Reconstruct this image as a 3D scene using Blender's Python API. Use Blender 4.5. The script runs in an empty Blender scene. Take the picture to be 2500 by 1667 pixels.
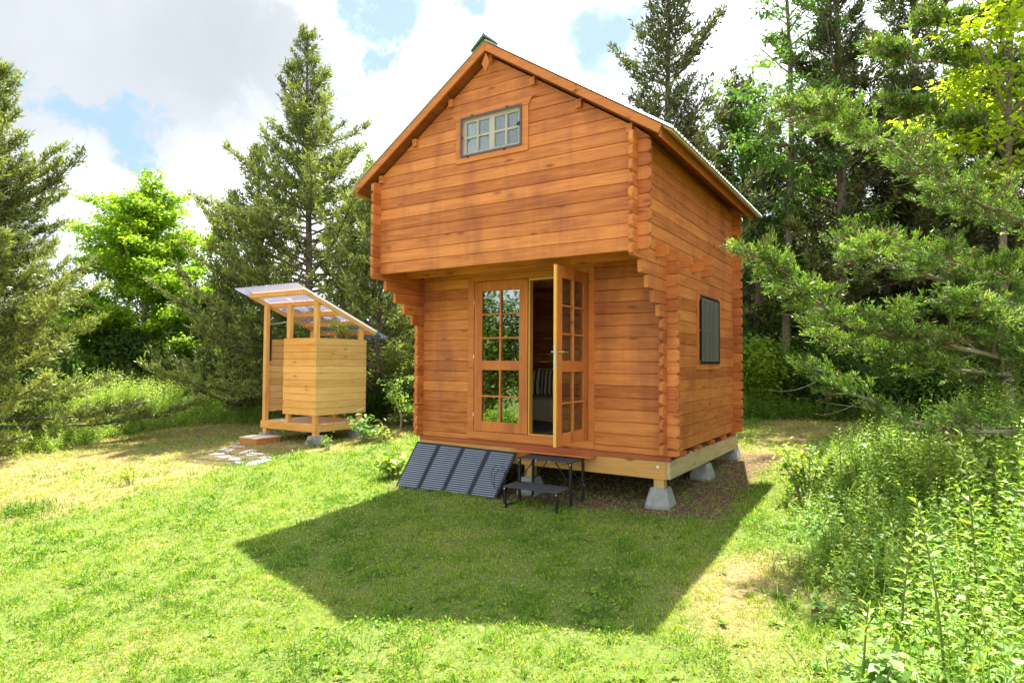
import bpy, math, numpy as np
from mathutils import Vector, Matrix
S = bpy.context.scene
R = math.radians
# ------------------------------------------------------------------ camera
CAM = np.array([2.1584, -6.4215, 0.9116])
YAW, PIT, ROL, FPX = -0.5675, 0.0330, 0.0062, 1524.0
fw = Vector((math.sin(YAW)*math.cos(PIT), math.cos(YAW)*math.cos(PIT), math.sin(PIT)))
rt = Vector((math.cos(YAW), -math.sin(YAW), 0)); up = rt.cross(fw)
r2 = rt*math.cos(ROL)+up*math.sin(ROL); u2 = -rt*math.sin(ROL)+up*math.cos(ROL)
cd = bpy.data.cameras.new('camera'); cam = bpy.data.objects.new('camera', cd)
S.collection.objects.link(cam); S.camera = cam
m = Matrix.Identity(4)
for i in range(3):
    m[i][0] = r2[i]; m[i][1] = u2[i]; m[i][2] = -fw[i]; m[i][3] = CAM[i]
cam.matrix_world = m
cd.sensor_width = 36; cd.lens = FPX/2500*36; cd.clip_start = .05; cd.clip_end = 2000
# ------------------------------------------------------------------ light
SUN = Vector((-0.12, 0.47, 1.0)).normalized()      # towards the sun
ELEV = math.asin(SUN.z); AZ = math.atan2(SUN.x, SUN.y)
S.view_settings.view_transform = 'Standard'; S.view_settings.look = 'None'
S.view_settings.exposure = 1.87; S.view_settings.gamma = 1
sd = bpy.data.lights.new('sun', 'SUN'); sd.energy = 4.9; sd.angle = R(.6); sd.color = (1, .94, .80)
so = bpy.data.objects.new('sun', sd); S.collection.objects.link(so)
so.rotation_euler = (-SUN).to_track_quat('-Z', 'Y').to_euler(); so.location = (0, 0, 30)
W = bpy.data.worlds.new('World'); S.world = W; W.use_nodes = True
nt = W.node_tree; nt.nodes.clear()
def N(nt, t, **k):
    n = nt.nodes.new(t)
    for a, b in k.items():
        if a == 'inp':
            for i, v in b.items(): n.inputs[i].default_value = v
        else: setattr(n, a, b)
    return n
def L(nt, a, b): nt.links.new(a, b)
def ramp(nt, fac, stops, interp='LINEAR'):
    n = N(nt, 'ShaderNodeValToRGB'); n.color_ramp.interpolation = interp
    e = n.color_ramp.elements
    while len(e) < len(stops): e.new(.5)
    for q, (p, c) in zip(e, stops):
        q.position = p; q.color = tuple(c)+(1,) if len(c) == 3 else c
    if fac is not None: L(nt, fac, n.inputs[0])
    return n.outputs[0]
def mth(nt, op, a, b=None, clamp=False):
    n = N(nt, 'ShaderNodeMath', operation=op, use_clamp=clamp)
    for i, v in ((0, a), (1, b)):
        if v is None: continue
        if isinstance(v, (int, float)): n.inputs[i].default_value = v
        else: L(nt, v, n.inputs[i])
    return n.outputs[0]
def mixc(nt, f, a, b, blend='MIX'):
    n = N(nt, 'ShaderNodeMix', data_type='RGBA', blend_type=blend)
    for s, v in ((n.inputs[0], f), (n.inputs[6], a), (n.inputs[7], b)):
        if isinstance(v, (int, float)): s.default_value = v
        elif isinstance(v, tuple): s.default_value = v if len(v) == 4 else v+(1,)
        else: L(nt, v, s)
    return n.outputs[2]
tc = N(nt, 'ShaderNodeTexCoord'); DIR = tc.outputs['Generated']
sky = N(nt, 'ShaderNodeTexSky', sky_type='NISHITA', sun_disc=False, sun_elevation=ELEV, sun_rotation=AZ)
sky.air_density = 1.2; sky.dust_density = 1.5; sky.ozone_density = 1.5
def lobe(d, r0, r1, warp):
    # 1 inside angle r0 (deg) of direction d, 0 beyond r1, edge broken up by noise
    vm = N(nt, 'ShaderNodeVectorMath', operation='DOT_PRODUCT'); L(nt, warp, vm.inputs[0]); vm.inputs[1].default_value = Vector(d).normalized()
    mr = N(nt, 'ShaderNodeMapRange', interpolation_type='SMOOTHSTEP')
    L(nt, vm.outputs['Value'], mr.inputs[0]); mr.inputs[1].default_value = math.cos(R(r1)); mr.inputs[2].default_value = math.cos(R(r0))
    return mr.outputs[0]
wn = N(nt, 'ShaderNodeTexNoise', inp={'Scale': 7, 'Detail': 8, 'Roughness': .62}); L(nt, DIR, wn.inputs['Vector'])
sub = N(nt, 'ShaderNodeVectorMath', operation='SUBTRACT', inp={1: (.5, .5, .5)}); L(nt, wn.outputs['Color'], sub.inputs[0])
scl = N(nt, 'ShaderNodeVectorMath', operation='SCALE', inp={'Scale': .30}); L(nt, sub.outputs[0], scl.inputs[0])
add = N(nt, 'ShaderNodeVectorMath', operation='ADD'); L(nt, DIR, add.inputs[0]); L(nt, scl.outputs[0], add.inputs[1])
nrm = N(nt, 'ShaderNodeVectorMath', operation='NORMALIZE'); L(nt, add.outputs[0], nrm.inputs[0]); WD = nrm.outputs[0]
holes = None
for d, a, b in [((-.62, .617, .484), 1.2, 3.4), ((-.644, .629, .434), .5, 2.2), ((-.536, .686, .492), .6, 2.9), ((-.875, .363, .321), .7, 2.8),
                ((-.871, .39, .298), 1, 3.0), ((-.862, .425, .268), .6, 2.4), ((-.358, .803, .477), 1.5, 5), ((.2, .85, .55), 5, 13), ((.7, -.3, .6), 8, 22), ((-.5, -.6, .6), 10, 24), ((0, .1, 1), 6, 18)]:
    o = lobe(d, a, b, WD); holes = o if holes is None else mth(nt, 'MAXIMUM', holes, o)
grey = None
for d, a, b in [((-.853, .333, .401), 4, 20), ((-.80, .45, .41), 3, 12), ((-.74, .557, .385), 1.5, 8), ((-.86, .2, .5), 8, 25), ((-.9, .2, .1), 5, 16)]:
    o = lobe(d, a, b, WD); grey = o if grey is None else mth(nt, 'MAXIMUM', grey, o)
cn = N(nt, 'ShaderNodeTexNoise', inp={'Scale': 3.2, 'Detail': 7, 'Roughness': .55, 'Distortion': .3}); L(nt, DIR, cn.inputs['Vector'])
white = ramp(nt, cn.outputs['Fac'], [(.34, (2.6, 2.8, 3.05)), (.58, (5.9, 6.15, 6.5))])
cloud = mixc(nt, mth(nt, 'MULTIPLY', grey, .92), white, (1.62, 1.74, 1.88))
bl = mixc(nt, .85, sky.outputs[0], (1.02, 1.52, 1.92))
fin = mixc(nt, mth(nt, 'MULTIPLY', holes, .95), cloud, bl)
bg = N(nt, 'ShaderNodeBackground', inp={'Strength': .115}); L(nt, fin, bg.inputs[0])
wo = N(nt, 'ShaderNodeOutputWorld'); L(nt, bg.outputs[0], wo.inputs[0])
cy = S.cycles; cy.max_bounces = 7; cy.diffuse_bounces = 3; cy.glossy_bounces = 3; cy.transmission_bounces = 4; cy.transparent_max_bounces = 12
cy.sample_clamp_indirect = 8; cy.use_denoising = True; cy.denoiser = 'OPENIMAGEDENOISE'; cy.denoising_prefilter = 'ACCURATE'; cy.denoising_input_passes = 'RGB_ALBEDO_NORMAL'; cy.caustics_reflective = False; cy.caustics_refractive = False

# ------------------------------------------------------------------ helpers
def ground_z(x, y):
    x = np.asarray(x, float); y = np.asarray(y, float)
    xs = np.where(x < -16, -16+(x+16)*.3, x); ys = np.where(y > 8, 8+(y-8)*.3, y)
    z = -.6+.03*np.clip(xs, -30, 8)+.055*np.clip(ys, -12, 20)
    z = z+.012*np.sin(x*1.7+.6*y)*np.cos(y*1.3)+.008*np.sin(x*4.1+2)*np.sin(y*3.7)
    return z
def noise2(x, y, s, seed=0):
    r = np.random.RandomState(seed); v = 0; t = 0
    for k in range(9):
        a = r.rand()*6.28; f = s*(1.0+.45*k); ph = r.rand()*6.28, r.rand()*6.28
        u = x*np.cos(a)+y*np.sin(a); w = -x*np.sin(a)+y*np.cos(a); am = 1/(1+.35*k)
        v = v+am*np.sin(u*f+ph[0]+1.3*np.sin(w*f*.7+ph[1])); t += am
    return v/t*1.6
class MB:
    def __init__(s): s.v = []; s.f = []; s.p = []
    def add(s, vs, fs):
        if s.p is not None: q = MB(); q.p = None; q.add(vs, fs); s.p.append(q)
        b = len(s.v); s.v += [tuple(map(float, q)) for q in vs]; s.f += [tuple(i+b for i in f) for f in fs]; return s
    def box(s, x0, x1, y0, y1, z0, z1):
        v = [(x, y, z) for z in (z0, z1) for y in (y0, y1) for x in (x0, x1)]
        return s.add(v, [(0, 2, 3, 1), (4, 5, 7, 6), (0, 1, 5, 4), (2, 6, 7, 3), (0, 4, 6, 2), (1, 3, 7, 5)])
    def loft(s, secs, closed=True):
        n = len(secs[0]); vs = [q for c in secs for q in c]; fs = []
        for i in range(len(secs)-1):
            for j in range(n):
                k = (j+1) % n; fs.append((i*n+j, i*n+k, (i+1)*n+k, (i+1)*n+j))
        if closed: fs += [tuple(range(n-1, -1, -1)), tuple(range((len(secs)-1)*n, len(secs)*n))]
        return s.add(vs, fs)
    def bar(s, p0, p1, w, h, upv=(0, 0, 1)):
        p0 = Vector(p0); p1 = Vector(p1); d = (p1-p0).normalized(); sd_ = d.cross(Vector(upv)).normalized(); u = sd_.cross(d)
        c = []
        for p in (p0, p1): c.append([p+sd_*a*w/2+u*b*h/2 for a, b in ((-1, -1), (1, -1), (1, 1), (-1, 1))])
        return s.loft(c)
    def tube(s, path, rad, n=8):
        P = [Vector(q) for q in path]; secs = []; pu = None
        if isinstance(rad, (int, float)): rad = [rad]*len(P)
        for i, q in enumerate(P):
            d = (P[min(i+1, len(P)-1)]-P[max(i-1, 0)]).normalized()
            if pu is None: pu = d.orthogonal().normalized()
            pu = (pu-d*pu.dot(d)).normalized(); w = d.cross(pu)
            secs.append([q+(pu*math.cos(t)+w*math.sin(t))*rad[i] for t in [2*math.pi*k/n for k in range(n)]])
        return s.loft(secs)
    def build(s, name, mat, parent=None, smooth=False, bevel=0, tone=None):
        me = bpy.data.meshes.new(name); off = parent_loc(parent)
        me.from_pydata([(a-off[0], b-off[1], c-off[2]) for a, b, c in s.v], [], s.f); me.update()
        o = bpy.data.objects.new(name, me); S.collection.objects.link(o); me.materials.append(mat)
        if parent: o.parent = parent
        if smooth:
            me.polygons.foreach_set('use_smooth', [True]*len(me.polygons))
        if bevel:
            b = o.modifiers.new('bevel', 'BEVEL'); b.width = bevel; b.segments = 2; b.limit_method = 'ANGLE'
        return o
def each(mb, name, mat, parent, **k):
    """every piece added to mb becomes a part of its own"""
    return [p.build(name, mat, parent, **k) for p in mb.p]
def parent_loc(p):
    v = Vector((0, 0, 0))
    while p is not None: v += p.location; p = p.parent
    return v
def tag(o, label=None, cat=None, group=None, kind=None):
    if label: o['label'] = label
    if cat: o['category'] = cat
    if group: o['group'] = group
    if kind: o['kind'] = kind
    return o
def thing(name, label, cat, loc, group=None):
    o = bpy.data.objects.new(name, None); S.collection.objects.link(o); o.location = loc; o.empty_display_size = .2
    return tag(o, label, cat, group)
def quadmesh(name, V, tone, mat, parent=None, k=4):
    """V (n*k,3) world verts -> n k-gons with a point attribute 'tone'"""
    n = len(V)//k; me = bpy.data.meshes.new(name); off = np.array(parent_loc(parent))
    me.vertices.add(n*k); me.vertices.foreach_set('co', (V-off).astype(np.float32).ravel())
    me.loops.add(n*k); me.loops.foreach_set('vertex_index', np.arange(n*k, dtype=np.int32))
    me.polygons.add(n); me.polygons.foreach_set('loop_start', np.arange(0, n*k, k, dtype=np.int32))
    me.update(calc_edges=True)
    a = me.attributes.new('tone', 'FLOAT', 'POINT'); a.data.foreach_set('value', np.repeat(np.clip(tone, 0, 1), k).astype(np.float32))
    me.materials.append(mat); o = bpy.data.objects.new(name, me); S.collection.objects.link(o)
    if parent: o.parent = parent
    return o
def nz(v): return v/np.maximum(np.linalg.norm(v, axis=-1, keepdims=True), 1e-9)
def kites(P, D, Ln, Wd, rng, flat=0.0, belly=.45, droop=0.0):
    """leaf quads; flat>0 makes their faces look up"""
    n = len(P); q = rng.normal(size=(n, 3)); q[:, 2] += flat*3
    Wv = nz(np.cross(D, q)); Ln = np.broadcast_to(np.asarray(Ln, float), (n,))[:, None]; Wd = np.broadcast_to(np.asarray(Wd, float), (n,))[:, None]
    mid = P+D*Ln*belly; tip = P+D*Ln; tip[:, 2] -= (droop*Ln)[:, 0]
    return np.stack([P, mid+Wv*Wd/2, tip, mid-Wv*Wd/2], 1).reshape(-1, 3)

# ------------------------------------------------------------------ materials
def mat(name):
    m = bpy.data.materials.new(name); m.use_nodes = True; t = m.node_tree; t.nodes.clear()
    o = N(t, 'ShaderNodeOutputMaterial'); return m, t, o
def plain(name, col, rough=.6, metal=0, spec=.5, var=0.0, scale=20, bump=0):
    m, t, o = mat(name); b = N(t, 'ShaderNodeBsdfPrincipled', inp={'Base Color': col+(1,), 'Roughness': rough, 'Metallic': metal, 'Specular IOR Level': spec}); L(t, b.outputs[0], o.inputs[0])
    if var:
        c = N(t, 'ShaderNodeTexCoord'); n = N(t, 'ShaderNodeTexNoise', inp={'Scale': scale, 'Detail': 6, 'Roughness': .65}); L(t, c.outputs['Object'], n.inputs['Vector'])
        lo = tuple(x*(1-var) for x in col); hi = tuple(min(1, x*(1+var)) for x in col)
        L(t, ramp(t, n.outputs['Fac'], [(.3, lo), (.7, hi)]), b.inputs['Base Color'])
        if bump:
            bn = N(t, 'ShaderNodeBump', inp={'Strength': bump, 'Distance': .01}); L(t, n.outputs['Fac'], bn.inputs['Height']); L(t, bn.outputs[0], b.inputs['Normal'])
    return m
def wood(name, axis, dark, light, knot=(.1, .03, .01), stain=None, rough=.55, island=.8, grain=1.0, knots=.9):
    """planks/logs running along axis; each island (log) gets its own tint"""
    m, t, o = mat(name); b = N(t, 'ShaderNodeBsdfPrincipled', inp={'Roughness': rough, 'Specular IOR Level': .3}); L(t, b.outputs[0], o.inputs[0])
    c = N(t, 'ShaderNodeTexCoord'); g = N(t, 'ShaderNodeNewGeometry'); isl = g.outputs['Random Per Island']
    off = N(t, 'ShaderNodeCombineXYZ')
    for i in range(3): L(t, mth(t, 'MULTIPLY', isl, 17.3+i*9), off.inputs[i])
    ad = N(t, 'ShaderNodeVectorMath', operation='ADD'); L(t, c.outputs['Object'], ad.inputs[0]); L(t, off.outputs[0], ad.inputs[1])
    sc = [1, 1, 1]
    for i in range(3): sc[i] = (1.1 if i == axis else 26*grain)
    mp = N(t, 'ShaderNodeMapping'); mp.inputs['Scale'].default_value = sc; L(t, ad.outputs[0], mp.inputs['Vector'])
    n1 = N(t, 'ShaderNodeTexNoise', inp={'Scale': 2.2, 'Detail': 7, 'Roughness': .6, 'Distortion': .5}); L(t, mp.outputs[0], n1.inputs['Vector'])
    sc2 = [.9 if i == axis else 5 for i in range(3)]
    mp2 = N(t, 'ShaderNodeMapping'); mp2.inputs['Scale'].default_value = sc2; L(t, ad.outputs[0], mp2.inputs['Vector'])
    n2 = N(t, 'ShaderNodeTexNoise', inp={'Scale': 2.5, 'Detail': 4, 'Roughness': .6}); L(t, mp2.outputs[0], n2.inputs['Vector'])
    f = mth(t, 'ADD', mth(t, 'MULTIPLY', n1.outputs['Fac'], .55), mth(t, 'MULTIPLY', n2.outputs['Fac'], .45))
    f = mth(t, 'ADD', f, mth(t, 'MULTIPLY', mth(t, 'SUBTRACT', isl, .5), island*.3))
    col = ramp(t, f, [(.30, dark), (.68, light)])
    mp3 = N(t, 'ShaderNodeMapping'); mp3.inputs['Scale'].default_value = [2.2 if i == axis else 7 for i in range(3)]; L(t, ad.outputs[0], mp3.inputs['Vector'])
    vo = N(t, 'ShaderNodeTexVoronoi', inp={'Scale': 1.0, 'Randomness': 1}); L(t, mp3.outputs[0], vo.inputs['Vector'])
    kf = ramp(t, vo.outputs['Distance'], [(.05, (1, 1, 1)), (.17, (0, 0, 0))])
    col = mixc(t, mth(t, 'MULTIPLY', kf, knots), col, knot)
    if stain:
        sm = N(t, 'ShaderNodeMapping'); sm.inputs['Scale'].default_value = (2.6, 2.6, .75); L(t, c.outputs['Object'], sm.inputs['Vector'])
        n3 = N(t, 'ShaderNodeTexNoise', inp={'Scale': 1.15, 'Detail': 3, 'Roughness': .55, 'Distortion': .2}); L(t, sm.outputs[0], n3.inputs['Vector'])
        col = mixc(t, mth(t, 'MULTIPLY', ramp(t, n3.outputs['Fac'], [(.48, (0, 0, 0)), (.66, (1, 1, 1))]), .45), col, stain)
    L(t, col, b.inputs['Base Color'])
    bn = N(t, 'ShaderNodeBump', inp={'Strength': .25, 'Distance': .004}); L(t, n1.outputs['Fac'], bn.inputs['Height']); L(t, bn.outputs[0], b.inputs['Normal'])
    return m
DK, LT, KN, ST = (.35, .090, .018), (.70, .25, .066), (.22, .055, .016), (.24, .062, .032)
wX = wood('stained_log_x', 0, DK, LT, KN, ST); wY = wood('stained_log_y', 1, DK, LT, KN, ST); wZ = wood('stained_trim_z', 2, (.42, .12, .025), (.64, .215, .052), KN, ST)
wXp = wood('stained_trim_x', 0, (.42, .125, .026), (.66, .225, .055), KN)
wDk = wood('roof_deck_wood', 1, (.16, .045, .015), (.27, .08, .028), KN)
wEdge = wood('unstained_door_edge', 2, (.66, .33, .06), (.78, .45, .10), (.5, .2, .03), knots=.3)
ptX = wood('treated_lumber_x', 0, (.45, .22, .055), (.66, .38, .12), (.16, .05, .015)); ptY = wood('treated_lumber_y', 1, (.36, .27, .14), (.58, .46, .27), (.2, .13, .06), grain=.5)
ptZ = wood('treated_lumber_z', 2, (.42, .24, .07), (.62, .42, .17), (.2, .08, .02))
swX = wood('shower_board_x', 0, (.64, .27, .055), (.87, .46, .13), (.32, .11, .03)); swY = wood('shower_board_y', 1, (.58, .32, .10), (.85, .54, .22), (.32, .13, .05)); swZ = wood('shower_post_z', 2, (.62, .28, .06), (.86, .50, .17), (.32, .11, .03))
paleW = wood('unpainted_sash', 2, (.56, .50, .42), (.68, .62, .54), (.4, .32, .24))
concrete = plain('concrete', (.27, .27, .255), .9, var=.25, scale=14, bump=.4)
blackm = plain('black_metal', (.018, .02, .022), .45, .4, var=.3)
grip = plain('black_grip_tread', (.045, .046, .052), .85, var=.5, scale=240, bump=.5)
steel = plain('steel', (.62, .62, .6), .3, 1)
whitem = plain('white_cap', (.75, .75, .75), .5)
alum = plain('dark_aluminium_frame', (.11, .095, .11), .45, .6)
fabric = plain('beige_blanket', (.30, .26, .14), .95, var=.25, scale=60)
dark_in = plain('rug', (.05, .06, .05), .95, var=.6, scale=12)
curtain = None
def glassmat(name, refl=.3, tint=(.9, .94, .92)):
    m, t, o = mat(name); tr = N(t, 'ShaderNodeBsdfTransparent', inp={'Color': tint+(1,)}); gl = N(t, 'ShaderNodeBsdfGlossy', inp={'Roughness': .015, 'Color': (.95, 1, .98, 1)})
    lw = N(t, 'ShaderNodeFresnel', inp={'IOR': 1.5}); f = mth(t, 'ADD', mth(t, 'MULTIPLY', lw.outputs[0], 1.0), refl, True)
    mx = N(t, 'ShaderNodeMixShader'); L(t, f, mx.inputs[0]); L(t, tr.outputs[0], mx.inputs[1]); L(t, gl.outputs[0], mx.inputs[2]); L(t, mx.outputs[0], o.inputs[0]); return m
glass = glassmat('window_glass', .15)
def screenmat(name, op, col):
    m, t, o = mat(name); tr = N(t, 'ShaderNodeBsdfTransparent'); d = N(t, 'ShaderNodeBsdfDiffuse', inp={'Color': col+(1,)})
    mx = N(t, 'ShaderNodeMixShader', inp={0: op}); L(t, tr.outputs[0], mx.inputs[1]); L(t, d.outputs[0], mx.inputs[2]); L(t, mx.outputs[0], o.inputs[0]); return m
screen = screenmat('insect_screen', .14, (.3, .3, .3)); screenD = screenmat('dense_insect_screen', .55, (.17, .16, .14))
def leafmat(name, stops, trans=.4, tcol=1.35, rough=.5, spec=.35):
    m, t, o = mat(name); a = N(t, 'ShaderNodeAttribute', attribute_name='tone'); col = ramp(t, a.outputs['Fac'], stops)
    b = N(t, 'ShaderNodeBsdfPrincipled', inp={'Roughness': rough, 'Specular IOR Level': spec}); L(t, col, b.inputs['Base Color'])
    tl = N(t, 'ShaderNodeBsdfTranslucent'); L(t, mixc(t, 1.0, col, (tcol*1.15, tcol*1.2, tcol*.55), 'MULTIPLY'), tl.inputs[0])
    mx = N(t, 'ShaderNodeMixShader', inp={0: trans}); L(t, b.outputs[0], mx.inputs[1]); L(t, tl.outputs[0], mx.inputs[2]); L(t, mx.outputs[0], o.inputs[0]); return m
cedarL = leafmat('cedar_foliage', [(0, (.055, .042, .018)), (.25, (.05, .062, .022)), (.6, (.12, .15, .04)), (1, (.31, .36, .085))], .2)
cedarN = leafmat('near_cedar_foliage', [(0, (.16, .10, .05)), (.12, (.07, .075, .03)), (.3, (.07, .11, .025)), (.55, (.13, .24, .035)), (.8, (.24, .37, .06)), (1, (.37, .46, .13))], .25)
mapleL = leafmat('maple_leaf', [(0, (.07, .14, .015)), (.5, (.15, .27, .02)), (1, (.34, .46, .03))], .5)
yellowL = leafmat('yellow_green_leaf', [(0, (.20, .30, .02)), (1, (.48, .56, .04))], .55)
ashL = leafmat('ash_leaf', [(0, (.05, .12, .02)), (.6, (.11, .23, .035)), (1, (.24, .38, .06))], .45)
bushL = leafmat('bush_leaf', [(0, (.035, .08, .02)), (.5, (.09, .18, .03)), (1, (.26, .38, .04))], .4)
woodsL = leafmat('woods_leaf', [(0, (.05, .08, .02)), (.5, (.12, .20, .035)), (1, (.26, .36, .05))], .5)
weedL = leafmat('weed_leaf', [(0, (.05, .11, .02)), (.45, (.15, .27, .035)), (.8, (.32, .44, .06)), (1, (.48, .46, .2))], .4)
paleL = leafmat('pale_leaf', [(0, (.09, .20, .04)), (1, (.23, .37, .10))], .35, rough=.5, spec=.35)
grassM = leafmat('grass_blade', [(0, (.07, .17, .025)), (.3, (.165, .295, .036)), (.62, (.39, .455, .055)), (.72, (.36, .30, .14)), (1, (.60, .40, .235))], .42, rough=.55, spec=.25)
bark = plain('bark', (.16, .12, .09), .9, var=.5, scale=18, bump=.8)
barkG = plain('grey_bark', (.26, .215, .17), .9, var=.4, scale=25, bump=.6)
stemM = plain('green_stem', (.14, .17, .04), .7)

# ------------------------------------------------------------------ ground
EY = np.array([-9, -5, -3.43, -2.9, -2.02, -.96, 0, 1.03, 1.58, 3.5, 6]); EX = np.array([-7.2, -7.2, -6.8, -6.45, -6.9, -7.4, -7.6, -7.2, -6.2, -6.4, -4])
def sstep(a, b, x): t = np.clip((x-a)/(b-a), 0, 1); return t*t*(3-2*t)
def dryness(x, y):
    n = noise2(x, y, 1.3, 3); n2 = noise2(x, y, 4.5, 5)
    e = np.interp(y, EY, EX)+.25*n
    d = (.60+.22*noise2(x, y, 1.1, 31))*sstep(.5, -.4, x-e)*sstep(-16.5, -13, x)
    d = np.maximum(d, .85*sstep(.55, .95, 1-np.hypot((x-1.15)/.9, (y+1.7)/1.5)*.6+.18*n))
    d = np.maximum(d, .5*sstep(1.0, 3.5, y)*sstep(-.8, .4, x))
    d = np.maximum(d, .42*sstep(-3.6, -4.3, y-.2*x)*sstep(-1, .5, x))
    return np.clip(d+.13*n+.10*n2, 0, 1)
def dirt(x, y):
    return sstep(.28, .0, np.maximum(np.maximum(x-.42, -3.5-x), np.maximum(-.18-y, y-3.2))+.07*noise2(x, y, 6, 2))
def gridmesh(name, xs, ys, mat_):
    X, Y = np.meshgrid(xs, ys); Z = ground_z(X, Y); nx, ny = len(xs), len(ys)
    me = bpy.data.meshes.new(name); V = np.stack([X, Y, Z], -1).reshape(-1, 3)
    i = np.arange(nx*ny).reshape(ny, nx); F = np.stack([i[:-1, :-1], i[:-1, 1:], i[1:, 1:], i[1:, :-1]], -1).reshape(-1, 4)
    me.vertices.add(len(V)); me.vertices.foreach_set('co', V.astype(np.float32).ravel()); me.loops.add(F.size); me.loops.foreach_set('vertex_index', F.astype(np.int32).ravel())
    me.polygons.add(len(F)); me.polygons.foreach_set('loop_start', np.arange(0, F.size, 4, dtype=np.int32)); me.update(calc_edges=True)
    for nm, fn in (('dry', dryness), ('dirt', dirt)):
        a = me.attributes.new(nm, 'FLOAT', 'POINT'); a.data.foreach_set('value', fn(X, Y).ravel().astype(np.float32))
    me.polygons.foreach_set('use_smooth', [True]*len(F)); me.materials.append(mat_)
    o = bpy.data.objects.new(name, me); S.collection.objects.link(o); return o
gm, t, o = mat('lawn_soil'); b = N(t, 'ShaderNodeBsdfPrincipled', inp={'Roughness': .95, 'Specular IOR Level': .1}); L(t, b.outputs[0], o.inputs[0])
c = N(t, 'ShaderNodeTexCoord'); n = N(t, 'ShaderNodeTexNoise', inp={'Scale': 22, 'Detail': 8, 'Roughness': .7}); L(t, c.outputs['Object'], n.inputs['Vector'])
ad = N(t, 'ShaderNodeAttribute', attribute_name='dry'); ai = N(t, 'ShaderNodeAttribute', attribute_name='dirt')
gr = ramp(t, n.outputs['Fac'], [(.3, (.06, .085, .02)), (.52, (.13, .19, .035)), (.7, (.20, .17, .09))]); dr = ramp(t, n.outputs['Fac'], [(.3, (.20, .13, .07)), (.7, (.42, .28, .17))])
di = ramp(t, n.outputs['Fac'], [(.3, (.07, .045, .03)), (.75, (.22, .14, .095))])
cc = mixc(t, ai.outputs['Fac'], mixc(t, ad.outputs['Fac'], gr, dr), di); L(t, cc, b.inputs['Base Color'])
bn = N(t, 'ShaderNodeBump', inp={'Strength': .8, 'Distance': .03}); L(t, n.outputs['Fac'], bn.inputs['Height']); L(t, bn.outputs[0], b.inputs['Normal'])
xs = np.unique(np.concatenate([np.linspace(-400, -24, 24), np.arange(-24, 9, .12), np.linspace(9, 400, 30)]))
ys = np.unique(np.concatenate([np.linspace(-400, -9, 26), np.arange(-9, 12, .12), np.linspace(12, 400, 30)]))
tag(gridmesh('ground', xs, ys, gm), 'mown lawn ground, green in front and tan and dry at the left', kind='structure')

STONES = [[(-9.51, 1.22), (-9.05, 1.29), (-8.94, 1.12), (-9.19, 1.11)], [(-9.25, .81), (-9.25, 1.0), (-8.88, .98), (-8.75, .71), (-8.96, .76)],
 [(-8.37, .67), (-8.5, 1.03), (-8.27, 1.03), (-8.1, .81), (-8.18, .67)], [(-8.88, .37), (-8.91, .57), (-8.6, .57), (-8.61, .45)], [(-8.59, .30), (-8.35, .48), (-8.14, .43), (-8.17, .26)],
 [(-8.04, .57), (-8.01, .75), (-7.68, .77), (-7.68, .6), (-7.84, .52)], [(-7.89, .13), (-8.0, .31), (-7.75, .33), (-7.6, .17), (-7.71, .08)],
 [(-7.44, .39), (-7.47, .64), (-7.28, .59), (-7.23, .38)], [(-7.59, .05), (-7.39, .21), (-7.27, .03), (-7.34, -.05)], [(-7.18, .0), (-7.21, .34), (-7.0, .39), (-6.93, .02), (-7.0, -.05)]]
SLAB = ['flat stone slab touching the low wooden step, farthest in the path', 'pale stone slab at the left edge of the path, behind the narrow ones', 'shaded stone slab in the middle of the path nearest the shower',
 'narrow stone slab at the far left end of the path row', 'thin long stone slab between two left slabs of the path', 'wide pale stone slab right of the centre of the path',
 'grey stone slab in the front left of the path', 'small square stone slab beside the front right slab of the path', 'pointed front stone slab next to the brightest one', 'brightest and nearest stone slab at the front right of the path']
stoneM = plain('flagstone', (.46, .39, .35), .85, var=.22, scale=9, bump=.5)
for k, (poly, lab) in enumerate(zip(STONES, SLAB)):
    cx = np.mean([q[0] for q in poly]); cyy = np.mean([q[1] for q in poly]); mb = MB()
    pts = []
    for i in range(len(poly)):
        a, bq = np.array(poly[i]), np.array(poly[(i+1) % len(poly)])
        for s in (0.15, .5, .85): q = a+(bq-a)*s; pts.append(q+np.array([math.sin(7*k+13*i+9*s), math.cos(5*k+11*i+7*s)])*.012)
    sec = []
    for dz, sc_ in ((-.05, 1.0), (.012, 1.0), (.022, .93)):
        sec.append([((q[0]-cx)*sc_+cx, (q[1]-cyy)*sc_+cyy, float(ground_z(cx, cyy))+dz+(q[0]-cx)*.03+(q[1]-cyy)*.055) for q in pts[::-1]])
    mb.loft(sec); o = mb.build('stepping_stone', stoneM); tag(o, lab, 'stepping stone', 'flat stones of the path to the shower')

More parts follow.
